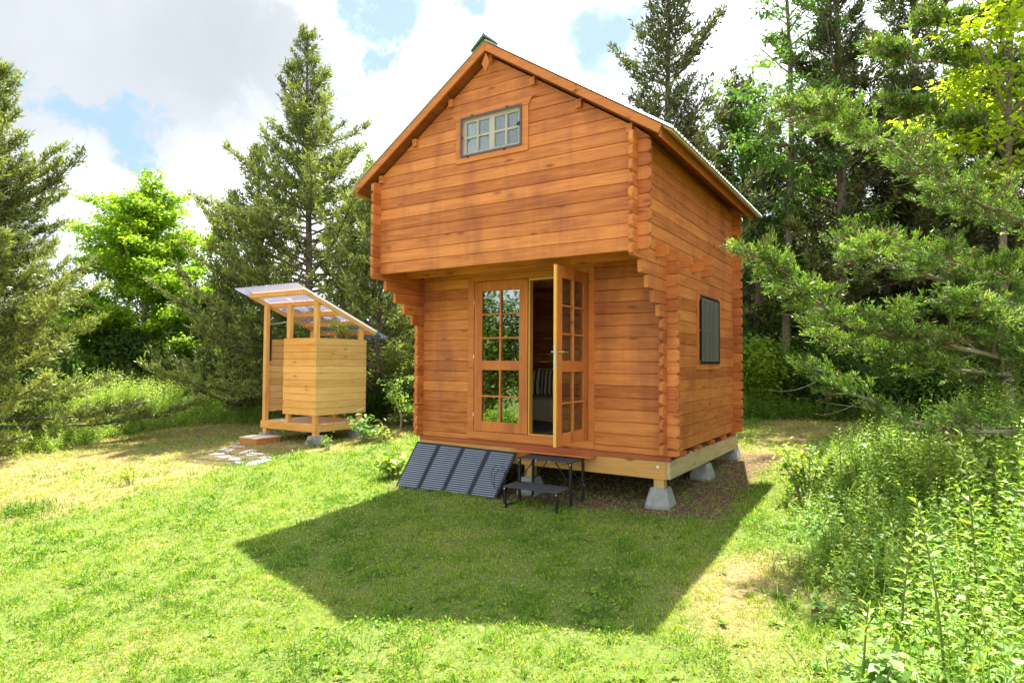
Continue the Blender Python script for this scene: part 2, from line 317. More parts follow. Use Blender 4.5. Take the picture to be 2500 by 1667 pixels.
# ------------------------------------------------------------------ cabin
h = .132; Wc = 3.38; D = 2.96; F = .835; T = .044; E_ = .128; XC = -Wc/2; SL = .661; ZR = 4.388
def zroof(x): return ZR-SL*abs(x-XC)
cabin = thing('log_cabin', 'orange stained log cabin with overhanging loft and open glazed door', 'cabin', (XC, 1.5, -.3))
def log(mb, axis, off, z0, z1, a0, a1, tip0=False, tip1=False, a0t=None, a1t=None, t_=T, soft=False):
    """one log: outer faces at off and off+t_, running a0..a1 (a0t, a1t = ends at the top edge)"""
    g = .004; ch = .007; a0t = a0 if a0t is None else a0t; a1t = a1 if a1t is None else a1t
    prof = [(0, z0+ch), (ch, z0+g*.25), (t_-ch, z0+g*.25), (t_, z0+ch), (t_, z1-ch), (t_-ch, z1-g*.25), (ch, z1-g*.25), (0, z1-ch)]
    zc = (z0+z1)/2; hz = (z1-z0)/2; rr = 0.9+.2*math.sin(off*31+z0*57+a0*7)
    st = []
    if tip0 and soft: st += [(a0+.004, a0t, .93, 1), (a0+.016, a0t+.012, 1, 1)]
    elif tip0: st += [(a0, a0t, .62*rr, 1), (a0+.012, a0t+.012, .74, 1), (a0+.036, a0t+.036, 1, 1)]
    else: st += [(a0, a0t, 1, 1)]
    if tip1: st += [(a1-.036, a1t-.036, 1, 1), (a1-.012, a1t-.012, .74, 1), (a1, a1t, .62*rr, 1)]
    else: st += [(a1, a1t, 1, 1)]
    secs = []
    for lo, hi, k, _ in st:
        s_ = []
        for d_, z in prof:
            u = (z-z0)/(z1-z0); a = lo+(hi-lo)*u; zz = zc+(z-zc)*k; dd = off+d_
            s_.append((a, dd, zz) if axis == 'x' else (dd, a, zz))
        secs.append(s_ if axis == 'y' else s_[::-1])
    mb.loft(secs)
def course(mb, axis, off, z0, z1, a0, a1, tip0, tip1, holes=(), **k):
    segs = [(a0, a1, tip0, tip1)]
    for (h0, h1, b0, b1) in holes:          # a-range h0..h1, z-range b0..b1
        if z1 <= b0+.004 or z0 >= b1-.004: continue
        new = []
        for s0, s1, q0, q1 in segs:
            if s1 <= h0 or s0 >= h1: new.append((s0, s1, q0, q1)); continue
            new += [(s0, h0, q0, False), (h1, s1, False, q1)]
        segs = new
        if z0 < b0-.008: log(mb, axis, off, z0, b0, h0, h1)
        if z1 > b1+.008: log(mb, axis, off, b1, z1, h0, h1)
    for s0, s1, q0, q1 in segs:
        if s1-s0 > .01: log(mb, axis, off, z0, z1, s0, s1, q0, q1, **k)
# lower front wall (outer face y=0), seams at k*h
DO = (-2.495, -.905, .045, 1.935)
mb = MB(); mb_r = MB()
for k in range(-1, 16):
    z0 = max(-.07, k*h); z1 = (k+1)*h
    course(mb, 'x', 0, z0, z1, -Wc-E_, E_, True, True, [DO])
    course(mb_r, 'x', D-T, z0, z1, -Wc-E_, E_, True, True)
for k in range(16, 24):
    course(mb_r, 'x', D-T, k*h, (k+1)*h, -Wc-E_, E_, True, True)
def gable(mbx, off, k0, holes):
    k = k0
    while k*h < 4.26:
        z0, z1 = k*h, (k+1)*h
        def xh(z): return max(.02, (4.262-z)/SL)
        if z1 > 3.10:
            w0, w1 = min(Wc/2+E_, xh(z0)), min(Wc/2+E_, xh(min(z1, 4.25)))
            z1 = min(z1, 4.25)
            hs = [q for q in holes if z1 > q[2]+.004 and z0 < q[3]-.004]
            if not hs: log(mbx, 'x', off, z0, z1, XC-w0, XC+w0, False, False, XC-w1, XC+w1)
            else:
                q = hs[0]; log(mbx, 'x', off, z0, z1, XC-w0, q[0], False, False, XC-w1, q[0]); log(mbx, 'x', off, z0, z1, q[1], XC+w0, False, False, q[1], XC+w1)
                if z0 < q[2]-.008: log(mbx, 'x', off, z0, q[2], q[0], q[1])
                if z1 > q[3]+.008: log(mbx, 'x', off, q[3], z1, q[0], q[1])
        else: course(mbx, 'x', off, z0, z1, -Wc-E_, E_, True, True, holes)
        k += 1
gable(mb_r, D-T, 24, [])
mb.build('wall', wX, cabin)
o = mb_r.build('wall', wX, cabin)
WO = (-2.08, -1.30, 3.22, 3.645)
mu = MB(); gable(mu, -F, 15, [WO]); o = mu.build('wall', wX, cabin)
# side walls, seams at (k+.5)h, with corbelled log ends under the loft
SO = (1.16, 2.045, .90, 1.745)
for side in (0, 1):
    ms = MB(); off = -T if side == 0 else -Wc
    for k in range(-1, 24):
        z0 = max(-.068, (k+.5)*h); z1 = (k+1.5)*h
        if z0 > 3.10: break
        zt = min(z1, 3.13)
        if k >= 14: a0 = -F-.128
        else: a0 = {13: -.73, 12: -.56, 11: -.395, 10: -.23}.get(k, -.128)
        big = k in (10, 11, 12, 13)
        course(ms, 'y', off, z0, zt, a0, D+.128, True, True, [SO] if side == 0 else [], soft=big)
    ms.build('wall', wY, cabin)
# joist ends poking through the side walls
mj = MB()
for y, z0, z1 in ((-.345, 15*h, 16*h), (.467, 15*h, 16*h), (.924, 15*h, 16*h), (1.356, 15*h, 16*h), (1.356, 16*h, 17*h)):
    for a0, a1 in ((-Wc-E_, E_),): log(mj, 'x', y, z0, z1, a0, a1, True, True)
each(mj, 'loft_joist', wX, cabin)
mbf = MB()
for i in range(21):
    y0 = -F+T+.002+i*.177; y1 = min(y0+.174, D-T-.002)
    if y1 > y0+.02: mbf.box(-Wc+T+.002, -T-.002, y0, y1, 16*h+.003, 16*h+.021)
mbf.build('loft_floor', wXp, cabin)
mbf = MB()
for i in range(30):
    y0 = T+.002+i*.1; y1 = min(y0+.097, D-T-.002)
    if y1 > y0+.01: mbf.box(-Wc+T+.002, -T-.002, y0, y1, .02, .04)
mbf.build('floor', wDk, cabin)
# roof
Y0, Y1 = -.95, 3.04
for sgn in (-1, 1):
    n_ = Vector((sgn*SL, 0, 1)).normalized(); eave = 1.955
    def rp(u, dz): return (XC+sgn*u, zroof(XC+u)+dz)       # u metres out from the ridge
    md = MB()
    for i in range(18):
        u0 = i*eave/18; u1 = (i+1)*eave/18-.004
        sec = []
        for y in (Y0, Y1-.03):
            s_ = [(rp(u0, -.105)[0], y, rp(u0, -.105)[1]), (rp(u1, -.105)[0], y, rp(u1, -.105)[1]), (rp(u1, -.085)[0], y, rp(u1, -.085)[1]), (rp(u0, -.085)[0], y, rp(u0, -.085)[1])]
            sec.append(s_ if sgn < 0 else s_[::-1])
        md.loft(sec)
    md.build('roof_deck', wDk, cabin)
    mbb = MB()        # barge board on the front, and on the back
    for yb in (-.972, Y1-.03):
        for (ua, ub) in ((0.002, 1.10), (1.103, 1.972)) if sgn > 0 and yb < 0 else ((.002, 1.972),):
            A = [(rp(ua, -.1)[0], rp(ua, -.1)[1]), (rp(ub, -.1)[0], rp(ub, -.1)[1]), (rp(ub, -.005)[0]+sgn*.0, rp(ub, -.005)[1]), (rp(ua, -.005)[0], rp(ua, -.005)[1])]
            if ub > 1.9: A[1] = (A[1][0]-sgn*.035, A[1][1]+.023)
            s_ = [[(x, y, z) for x, z in A] for y in (yb, yb+.022)]
            if sgn < 0: s_ = [q[::-1] for q in s_]
            mbb.loft(s_)
    each(mbb, 'barge_board', wXp, cabin, bevel=.003)
    mfa = MB(); xe, ze = rp(eave-.018, 0)
    mfa.loft([[(xe+sgn*a, y, ze+b_) for a, b_ in ((0, -.125), (.02, -.135), (.02, -.02), (0, -.008))] for y in (-.948, Y1-.032)])
    mfa.build('fascia', wood('fascia_wood_%d' % (sgn+1), 1, (.38, .11, .025), (.58, .19, .05), KN), cabin, bevel=.003)
    mun = MB(); A = [rp(eave+.02, -.02), rp(2.06, -.02), rp(2.06, -.004), rp(eave+.02, -.004)]
    mun.loft([[(x, y, z) for x, z in (A if sgn < 0 else A[::-1])] for y in (-.945, Y1-.02)]); mun.build('drip_board', ptY, cabin)
    # ribbed metal sheet
    ys_ = []; y = -.985
    while y < Y1+.03:
        ys_ += [(y, 0), (y+.018, .022), (y+.036, .022), (y+.054, 0), (y+.075, 0)]; y += .095
    V = []; Fc = []
    us = [0, .5, 1.0, 1.5, 2.08]
    for u in us:
        for (yy, hh) in ys_:
            x, z = rp(u, .008+hh); V.append((x, yy, z))
    ny = len(ys_)
    for i in range(len(us)-1):
        for j in range(ny-1):
            q = (i*ny+j, i*ny+j+1, (i+1)*ny+j+1, (i+1)*ny+j); Fc.append(q if sgn < 0 else q[::-1])
    ms_ = MB(); ms_.add(V, Fc); o = ms_.build('metal_roof_sheet', plain('roof_metal_%d' % (sgn+1), (.72, .78, .75), .4, .2, var=.08, scale=5), cabin)
    sm = o.modifiers.new('thick', 'SOLIDIFY'); sm.thickness = .002
mr = MB(); P_ = [(-.17, -.1), (-.165, -.083), (-.03, .03), (0, .062), (.03, .03), (.165, -.083), (.17, -.1), (0, .025)]
mr.loft([[(XC+a, y, ZR+b_+.02) for a, b_ in P_] for y in (-1.0, Y1+.03)]); mr.build('ridge_cap', plain('green_ridge_metal', (.10, .17, .12), .5, .4, var=.3), cabin)
mp_ = MB()
for u in (-1.62, -1.08, -.54, 0, .54, 1.08, 1.62):
    zc = zroof(XC+u)-.105-abs(u and SL*.03)
    mp_.box(XC+u-.030, XC+u+.030, -.878, Y1-.035, zc-.088, zc-.003)
each(mp_, 'purlin', wY, cabin)
md = MB(); md.loft([[(XC+.02+a, y, 4.14+b_) for a, b_ in ((0, -.105), (.05, 0), (0, .105), (-.05, 0))] for y in (-.985, -.96)]); md.build('ridge_ornament', wZ, cabin, bevel=.002)
# upper window
wn_ = MB(); y = -F
def casing(mbx, x0, x1, z0, z1, w, y_out, head=None, depth=.02, sill=True):
    mbx.box(x0-w, x0, y_out, y_out+depth, z0, z1); mbx.box(x1, x1+w, y_out, y_out+depth, z0, z1)
win = MB(); casing(win, -2.085, -1.295, 3.21, 3.632, .085, y-.016); win.box(-2.170, -1.21, y-.019, y+.002, 3.146, 3.2085)
s_ = [[(x, yy, z) for x, z in ((-2.175, 3.6335), (-1.205, 3.6335), (-1.16, 3.712), (-2.22, 3.712))] for yy in (y-.02, y+.002)]; win.loft(s_)
winO = win.build('window_casing', wXp, cabin, bevel=.003)
sash = MB(); ys0 = y+.012
for (a, b_, c_, d_) in ((-2.08, -2.035, 3.22, 3.645), (-1.345, -1.30, 3.22, 3.645), (-1.725, -1.655, 3.22, 3.645), (-2.035, -1.725, 3.22, 3.262), (-2.035, -1.725, 3.60, 3.645), (-1.655, -1.345, 3.22, 3.262), (-1.655, -1.345, 3.60, 3.645)):
    sash.box(a, b_, ys0, ys0+.03, c_, d_)
for x in (-1.88, -1.50): sash.box(x-.012, x+.012, ys0-.006, ys0+.02, 3.262, 3.60)
for a, b_ in ((-2.035, -1.893), (-1.867, -1.725), (-1.655, -1.513), (-1.487, -1.345)): sash.box(a, b_, ys0-.005, ys0+.02, 3.42, 3.442)
so_ = sash.build('window_sash', paleW, cabin, bevel=.002)
MB().box(-2.035, -1.345, ys0+.012, ys0+.016, 3.262, 3.60).build('pane', glassmat('upper_glass', .05), so_)
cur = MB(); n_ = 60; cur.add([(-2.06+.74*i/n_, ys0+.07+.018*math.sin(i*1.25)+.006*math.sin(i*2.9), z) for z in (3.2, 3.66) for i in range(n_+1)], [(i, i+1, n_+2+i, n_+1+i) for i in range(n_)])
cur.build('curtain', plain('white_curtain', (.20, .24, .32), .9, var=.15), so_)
fr = MB(); yf = y-.034
for q in ((-2.095, -2.075, 3.208, 3.655), (-1.305, -1.285, 3.208, 3.655), (-2.075, -1.305, 3.635, 3.655), (-2.075, -1.305, 3.208, 3.228)): fr.box(q[0], q[1], yf, yf+.012, q[2], q[3])
fo = fr.build('insect_screen', alum, cabin, bevel=.002)
MB().box(-2.075, -1.305, yf+.005, yf+.0065, 3.228, 3.635).build('mesh', screen, fo)
cl = MB()
for x, z in ((-1.93, 3.660), (-1.47, 3.660), (-1.99, 3.203), (-1.50, 3.203)): cl.box(x-.014, x+.014, yf-.004, yf+.012, z-.005, z+.005)
cl.box(-1.335, -1.300, yf-.006, yf, 3.425, 3.46); cl.box(-2.072, -2.052, yf-.006, yf, 3.42, 3.44); each(cl, 'clip', blackm, fo)
# door frame
df = MB()
df.box(-2.59, -2.4975, -.018, .006, .045, 1.999); df.box(-.9025, -.833, -.018, .006, .045, 1.999); df.box(-2.625, -.80, -.021, .006, 2.0, 2.075)
df.box(-2.495, -.905, -.0195, .006, 1.9235, 1.998); df.box(-2.592, -.831, -.022, .006, -.046, .0435)
dfo = df.build('door_frame', wXp, cabin, bevel=.003)
jb = MB(); jb.box(-1.701, -1.684, .0, .075, .046, 1.92); jb.box(-1.684, -.908, .0, .075, 1.896, 1.92); jb.box(-1.684, -.908, -.0, .075, .0455, .056); jb.build('rebate', wEdge, dfo)
each(MB().box(-2.493, -2.478, .0, .075, .046, 1.92).box(-.921, -.907, .0, .075, .057, 1.895), 'jamb', wZ, dfo)
def leaf(mirror):
    """local door leaf: x 0..0.78 from the hinge, outer face y=0, z .05..1.92"""
    root = bpy.data.objects.new('door', None); S.collection.objects.link(root); root.parent = cabin
    w = .785; fm = MB(); d0, d1 = -.0, .042
    st = .118
    fm.box(0, st, d0, d1, .05, 1.918); fm.box(w-st, w, d0, d1, .05, 1.918)
    for a, b_ in ((.05, .175), (.812, .928), (1.797, 1.918)): fm.box(st, w-st, d0+.0015, d1-.0015, a, b_)
    return root, fm, w, st
def make_leaf(hx, ang, sgn):
    root, fm, w, st = leaf(False)
    root.location = Vector((hx, -.012, 0))-parent_loc(cabin); root.rotation_euler = (0, 0, ang)
    f_ = MB(); f_.v = [(x*sgn, y, z) for x, y, z in fm.v]; f_.f = [q[::-1] if sgn < 0 else q for q in fm.f]
    def fin(mbx, name, mt, bevel=0):
        mbx.v = [(x*sgn, y, z) for x, y, z in mbx.v] if mbx is not f_ else mbx.v
        if mbx is not f_ and sgn < 0: mbx.f = [q[::-1] for q in mbx.f]
        me = bpy.data.meshes.new(name); me.from_pydata(mbx.v, [], mbx.f); me.materials.append(mt)
        oo = bpy.data.objects.new(name, me); S.collection.objects.link(oo); oo.parent = root
        if bevel: bb = oo.modifiers.new('bevel', 'BEVEL'); bb.width = bevel; bb.segments = 2; bb.limit_method = 'ANGLE'
        return oo
    fin(f_, 'stile', wZ, .003)
    g_ = MB(); g_.box(st-.004, w-st+.004, .018, .022, .171, .816); g_.box(st-.004, w-st+.004, .018, .022, .924, 1.801); fin(g_, 'pane', glass)
    mu_ = MB(); xc = w/2
    for z0, z1 in ((.170, .817), (.922, 1.803)): mu_.box(xc-.012, xc+.012, -.004, .034, z0, z1)
    for z in (.487, 1.209, 1.505):
        mu_.box(st-.012, xc-.0125, -.003, .033, z-.009, z+.009); mu_.box(xc+.0125, w-st+.012, -.003, .033, z-.009, z+.009)
    fin(mu_, 'muntin', wXp, .002)
    return root, fin
rootL, finL = make_leaf(-2.4935, 0, 1)
hg = MB()
for z in (.25, .98, 1.66): hg.tube([(-.004, -.006, z-.022), (-.004, -.006, z+.022)], .006, 8)
[finL(q, 'hinge', whitem) for q in hg.p]
rootR, finR = make_leaf(-.907, R(92), -1)   # swung out towards the camera
ed = MB(); ed.box(.7855, .797, .006, .036, .05, 1.918); finR(ed, 'edge_strip', wEdge)
hd = MB(); hd.box(.797, .7995, .012, .030, .84, 1.09); finR(hd, 'lock_plate', steel)
hd = MB(); z = 1.02
for sy in (-1, 1):
    yb = -.0 if sy < 0 else .042
    hd.tube([(.735, yb, z), (.735, yb+sy*.05, z)], .008, 10); hd.tube([(.735, yb+sy*.045, z), (.625, yb+sy*.05, z)], .008, 10); hd.tube([(.735, yb, z), (.735, yb+sy*.008, z)], .025, 14)
    hd.tube([(.735, yb, z-.13), (.735, yb+sy*.02, z-.13)], .012, 12)
[finR(q, 'door_handle', steel) for q in hd.p]
# side window (dark screened)
sw = MB(); x = 0.0
sw.box(x-.002, .017, 1.075, 1.155, .90, 1.80); sw.box(x-.002, .017, 2.05, 2.13, .90, 1.80); sw.box(x-.002, .02, 1.07, 2.135, .832, .8985); sw.box(x-.002, .018, 1.1555, 2.0495, 1.748, 1.80)
sw.build('window_casing', wZ, cabin, bevel=.003)
ss = MB()
for a, b_, c_, d_ in ((1.16, 1.21, .90, 1.745), (1.995, 2.045, .90, 1.745), (1.21, 1.995, .90, .95), (1.21, 1.995, 1.695, 1.745)): ss.box(-.034, -.004, a, b_, c_, d_)
ss.box(-.03, -.006, 1.585, 1.62, .95, 1.695); ss.box(-.026, -.008, 1.21, 1.584, 1.31, 1.33); ss.box(-.026, -.008, 1.621, 1.995, 1.31, 1.33); ss.box(-.026, -.008, 1.39, 1.41, .95, 1.309); ss.box(-.026, -.008, 1.39, 1.41, 1.331, 1.695); ss.box(-.026, -.008, 1.80, 1.82, .95, 1.309); ss.box(-.026, -.008, 1.80, 1.82, 1.331, 1.695)
sso = ss.build('window_sash', paleW, cabin); MB().box(-.02, -.016, 1.21, 1.995, .95, 1.695).build('pane', glass, sso)
cu = MB(); cu.add([(-.075+.012*math.sin(i*1.1), 1.15+.9*i/50, z) for z in (.88, 1.76) for i in range(51)], [(i, 52+i-1+0, 51+i+1, i+1) for i in range(50)]); cu.build('curtain', plain('grey_curtain', (.5, .48, .42), .9), sso)
sf = MB(); xf = .024
for a, b_, c_, d_ in ((1.172, 1.198, .905, 1.735), (2.012, 2.038, .905, 1.735), (1.198, 2.012, 1.712, 1.735), (1.198, 2.012, .905, .935)): sf.box(xf, xf+.013, a, b_, c_, d_)
sfo = sf.build('insect_screen', blackm, cabin, bevel=.002); MB().box(xf+.005, xf+.0065, 1.198, 2.012, .935, 1.712).build('mesh', screenD, sfo)
# base frame
rim = MB(); rim.box(-Wc-.01, -.012, -.005, .035, -.312, -.127); rim.build('rim_joist', ptX, cabin, bevel=.003)
rim = MB(); rim.box(-.008, .036, -.006, 3.01, -.305, -.127); rim.box(-Wc-.012, -Wc+.028, .037, 3.01, -.305, -.127); each(rim, 'rim_joist', ptY, cabin, bevel=.003)
rim = MB(); rim.box(-Wc, -.012, 2.97, 3.01, -.305, -.128); rim.build('rim_joist', ptX, cabin)
sp = MB(); sp.box(-Wc-.005, .03, -.009, .05, -.1265, -.0715); sp.build('sill_beam', wood('sill_wood', 0, (.30, .075, .025), (.42, .12, .04), KN), cabin, bevel=.003)
fj = MB()
for yj in (.53, 1.14, 1.73, 2.35, 2.9): fj.box(-Wc-.02, .03, yj, yj+.05, -.126, -.069)
each(fj, 'floor_joist', wX, cabin)
MB().box(-Wc+.05, -.05, .1, 2.9, -.13, -.11).build('subfloor', wDk, cabin)
bo = MB(); bo.tube([(-.099, -.004, -.184), (-.099, -.012, -.184)], .016, 12); bo.build('bolt', whitem, cabin)
fj = MB(); fj.box(-1.84, -.80, -.16, -.012, -.142, -.122); fj.box(-1.8, -1.55, -.05, -.008, -.24, -.144); fj.build('doorstep_board', wXp, cabin, bevel=.003)
for (px, py) in ((-.09, .06), (-1.69, .06), (-3.28, .06), (-.06, 1.52), (-3.28, 1.52), (-.05, 2.93), (-1.69, 2.93), (-3.28, 2.93)):
    gz = float(ground_z(px, py)); pm = MB(); r0, r1, zt = .138, .092, gz+.195
    pm.loft([[(px+a*r, py+b_*r, z) for a, b_ in ((-1, -.85), (-.85, -1), (.85, -1), (1, -.85), (1, .85), (.85, 1), (-.85, 1), (-1, .85))] for r, z in ((r0, gz-.05), (r0*.97, gz+.02), (r1, zt-.012), (r1*.94, zt))])
    po = pm.build('pier_block', concrete, cabin); MB().box(px-.06, px+.05, py-.05, py+.05, zt-.01, -.31).build('post', ptZ, po, bevel=.003)
# ------------------------------------------------------------------ inside the cabin
bed = thing('bed', 'low bed with an olive blanket seen through the open door', 'bed', (-2.45, 2.2, .04))
bm_ = MB(); bm_.box(-3.3, -1.3, 1.55, 2.88, .04, .12); bm_.build('bed_frame', wDk, bed)
bm_ = MB()
nn = 40; V = []; Fc = []
for j, (yy, zz) in enumerate([(1.50, .06), (1.49, .2), (1.50, .33), (1.54, .385), (1.9, .40), (2.86, .40)]):
    for i in range(nn+1): V.append((-3.3+2.03*i/nn, yy-(.018*math.sin(i*.9) if j < 3 else 0), zz+.008*math.sin(i*.5+j)))
for j in range(5):
    for i in range(nn): Fc.append((j*(nn+1)+i, j*(nn+1)+i+1, (j+1)*(nn+1)+i+1, (j+1)*(nn+1)+i))
bm_.add(V, Fc); bm_.build('blanket', fabric, bed, smooth=True)
pm_, t, o = mat('striped_pillow'); b = N(t, 'ShaderNodeBsdfPrincipled', inp={'Roughness': .9}); c = N(t, 'ShaderNodeTexCoord'); wv = N(t, 'ShaderNodeTexWave', inp={'Scale': 4.2, 'Distortion': 1.2, 'Detail': 1}); L(t, c.outputs['Object'], wv.inputs['Vector'])
L(t, ramp(t, wv.outputs['Fac'], [(.45, (.06, .055, .045)), (.6, (.55, .5, .42))]), b.inputs['Base Color']); L(t, b.outputs[0], o.inputs[0])
for k, (px, lab) in enumerate(((-3.0, 'striped cushion on the bed, left one behind the door glass'), (-2.55, 'striped cushion on the bed seen in the door opening'), (-2.05, 'striped cushion on the bed nearest the open leaf'))):
    mb = MB(); secs = []
    for u, s in ((-.2, .25), (-.17, .8), (-.08, 1), (.08, 1), (.17, .8), (.2, .25)):
        secs.append([(px+.22*math.copysign(abs(math.cos(a))**.5, math.cos(a)), 2.15+.07*s*math.sin(a)+.2*(u+.2)*.6, .59+u) for a in [2*math.pi*i/16 for i in range(16)]])
    mb.loft(secs); o = mb.build('cushion', pm_, smooth=True); tag(o, lab, 'cushion', 'striped cushions on the bed')
o = MB().box(-2.9, -1.2, .35, 1.35, .041, .05).build('rug', dark_in); tag(o, 'dark patterned rug on the cabin floor inside the doorway', 'rug')
# ------------------------------------------------------------------ portable solar panel
sp_ = thing('solar_panel', 'folding four section solar panel leaning against the cabin base', 'solar panel', (-2.7, -.2, -.7))
TL, TR, BL, BR = Vector((-3.396, -.05, -.15)), Vector((-1.807, -.07, -.165)), Vector((-3.512, -.343, -.724)), Vector((-1.888, -.412, -.679))
panM = plain('solar_cells', (.022, .030, .055), .3, 0, .5, var=.2, scale=60); edgeM = plain('black_fabric_edge', (.02, .02, .025), .8); lineM = plain('cell_busbar', (.58, .61, .68), .5)
def pp(u, v, d=0):
    q = TL.lerp(TR, u).lerp(BL.lerp(BR, u), v); n0 = (TR-TL).cross(BL-TL).normalized(); n0 = n0 if n0.y < 0 else -n0
    fold = .008*abs(math.sin(u*4*math.pi)); return q+n0*(d+fold)
for k in range(4):
    a, b_ = k/4+.004, (k+1)/4-.004
    def slab(u0, u1, v0, v1, d0, d1, mbx): mbx.loft([[pp(u0, v, d) for v, d in ((v0, d0), (v1, d0), (v1, d1), (v0, d1))], [pp(u1, v, d) for v, d in ((v0, d0), (v1, d0), (v1, d1), (v0, d1))]])
    m0 = MB(); slab(a, b_, 0, 1, -.008, 0, m0); po = m0.build('panel_section', edgeM, sp_)
    m1 = MB(); slab(a+.012, b_-.012, .035, .965, .0, .0015, m1); m1.build('solar_cell', panM, po)
    m2 = MB()
    for i in range(21): v = .06+i*.0435; slab(a+.02, b_-.02, v, v+.0062, .003, .0045, m2)
    m2.build('cell_line', lineM, po)
hm = MB()
for u in (.25, .5, .75): hm.loft([[pp(u-.008, v, d) for v, d in ((0, .001), (1, .001), (1, .004), (0, .004))], [pp(u+.008, v, d) for v, d in ((0, .001), (1, .001), (1, .004), (0, .004))]])
each(hm, 'fold_hinge', edgeM, sp_)
cb = MB(); pts = []
for i in range(70):
    s = i/69; a = s*4.2*math.pi; pts.append(Vector((-1.90+.10*math.cos(a)*(1-.2*s)+.04*s, -.32-.05*s-.02*math.sin(a*.5), -.40+.13*math.sin(a)-.12*s)))
pts += [Vector((-1.80, -.36, -.6)), Vector((-1.78, -.3, -.68))]
cb.tube(pts, .0035, 6); cb.build('cable', blackm, sp_, smooth=True)
# ------------------------------------------------------------------ step stool
st = thing('step_stool', 'black two step metal stool set below the cabin door', 'step stool', (-1.28, -.33, -.66))
X0, X1 = -1.595, -.925
tr = MB(); tr.box(X0, X1, -.385, -.06, -.172, -.155); tr.build('tread', grip, st, bevel=.004)
tr = MB(); tr.box(X0-.045, X1-.035, -.635, -.30, -.462, -.445); tr.build('tread', grip, st, bevel=.004)
for x in (X0+.012, X1-.012):
    for y_, zt in ((-.375, -.172), (-.075, -.172)):
        MB().box(x-.0125, x+.0125, y_-.0125, y_+.0125, -.68, zt).build('leg', blackm, st)
    xl = x-.04; MB().box(xl-.0125, xl+.0125, -.6275, -.6025, -.69, -.462).build('leg', blackm, st)
    MB().bar((x, -.075, -.655), (xl, -.61, -.665), .02, .02).build('base_rail', blackm, st)
br = MB(); br.bar((X0+.02, -.375, -.40), (X0+.2, -.375, -.18), .006, .02, (0, 1, 0)); br.bar((X1-.02, -.375, -.40), (X1-.2, -.375, -.18), .006, .02, (0, 1, 0)); br.bar((X0+.02, -.075, -.45), (X0+.25, -.075, -.18), .006, .02, (0, 1, 0)); br.bar((X1-.02, -.075, -.45), (X1-.25, -.075, -.18), .006, .02, (0, 1, 0))
each(br, 'brace', blackm, st)
sc_ = MB()
for x, z in ((X0+.012, -.19), (X1-.012, -.19), (-1.36, -.18), (-1.2, -.18)): sc_.tube([(x, -.389, z), (x, -.393, z)], .006, 8)
for x, z in ((X0-.028, -.475), (X1-.052, -.475), (X0-.028, -.66)): sc_.tube([(x, -.6275, z), (x, -.632, z)], .006, 8)
for z in (-.19, -.45, -.63): sc_.tube([(X1+.0005, -.075, z), (X1+.005, -.075, z)], .006, 8)
each(sc_, 'screw', whitem, st)
# ------------------------------------------------------------------ outdoor shower
sh = thing('outdoor_shower', 'open wooden shower stall with a clear corrugated roof', 'shower stall', (-8.5, 2.5, -.7))
OX, OY, LX, LY = -7.66, 1.84, 1.70, 1.32          # corner, width along x, depth along y
xa = OX-LX; yb = OY+LY; zd = -.336
ym = yb-.05
dk = MB()
for i in range(10):
    a = OY+.02+i*(LY-.03)/10; dk.box(xa+.02, OX-.02, a, a+(LY-.03)/10-.005, zd-.022, zd)
dk.build('deck', plain('pale_decking', (.66, .47, .29), .8, var=.12), sh)
each(MB().box(xa, OX, OY, OY+.038, zd-.155, zd-.004).box(xa, OX, yb-.038, yb, zd-.155, zd-.004), 'rim_joist', swX, sh, bevel=.003)
each(MB().box(xa, xa+.038, OY+.04, yb-.04, zd-.155, zd-.004).box(OX-.038, OX, OY+.04, yb-.04, zd-.155, zd-.004), 'rim_joist', swY, sh, bevel=.003)
def zr_(y_): return 2.27-.3857*(y_-1.56)         # top of rafters
posts = [(xa+.09, OY+.05), (-8.52, OY+.05), (OX-.05, OY+.05), (OX-.05, yb-.10), (-8.5, yb-.06), (xa+.09, yb-.06)]
for px, py in posts: MB().box(px-.048, px+.044, py-.044, py+.044, zd-.001, zr_(py)-.09).build('post', swZ, sh, bevel=.003)
bd = MB(); hb = .1395
for i in range(11):
    z = -.164+i*hb; bd.box(-8.615+.012*((i*7) % 3-1)*.3, OX+.002, OY-.024, OY-.001, z+.001, z+hb-.0065)
bd.build('wall_board', swX, sh)
bd = MB()
for i in range(11):
    z = -.164+i*hb; bd.box(OX+.0025, OX+.026, OY-.022, yb-.005, z+.001, z+hb-.0065)
bd.build('wall_board', swY, sh)
bd = MB()
for i in range(11):
    z = -.164+i*hb; bd.box(xa+.012, xa+.036, OY+.12, yb-.02, z+.001, z+hb-.0065)
bd.build('wall_board', swY, sh)
bd = MB()
for i in range(11):
    z = -.164+i*hb; bd.box(xa+.2, OX-.1, yb-.016, yb+.006, z+.001, z+hb-.0065)
bd.build('wall_board', swX, sh)
for xr in (xa+.04, OX+.012):
    mbx = MB(); A = [(1.50, zr_(1.50)), (3.44, zr_(3.44)), (3.40, zr_(3.40)-.088), (1.54, zr_(1.54)-.088)]
    mbx.loft([[(x, a, b_) for a, b_ in A] for x in (xr-.02, xr+.02)]); mbx.build('rafter', swY, sh, bevel=.003)
bmz = MB()
for y_ in (1.53, 1.97, 2.43, 2.90, 3.37):
    z = zr_(y_)-.005; bmz.loft([[(x, y_+a, z+b_-a*.3857) for a, b_ in ((-.02, -.085), (.02, -.085), (.02, 0), (-.02, 0))] for x in (xa+.062, OX-.010)])
each(bmz, 'purlin', swX, sh, bevel=.003)
V = []; Fc = []; nx = 240; xs_ = np.linspace(xa-.22, OX+.09, nx)
for y_ in (1.30, 2.5, 3.80):
    for x in xs_: V.append((x, y_, zr_(y_)+.016+.013*math.sin(2*math.pi*x/.078)))
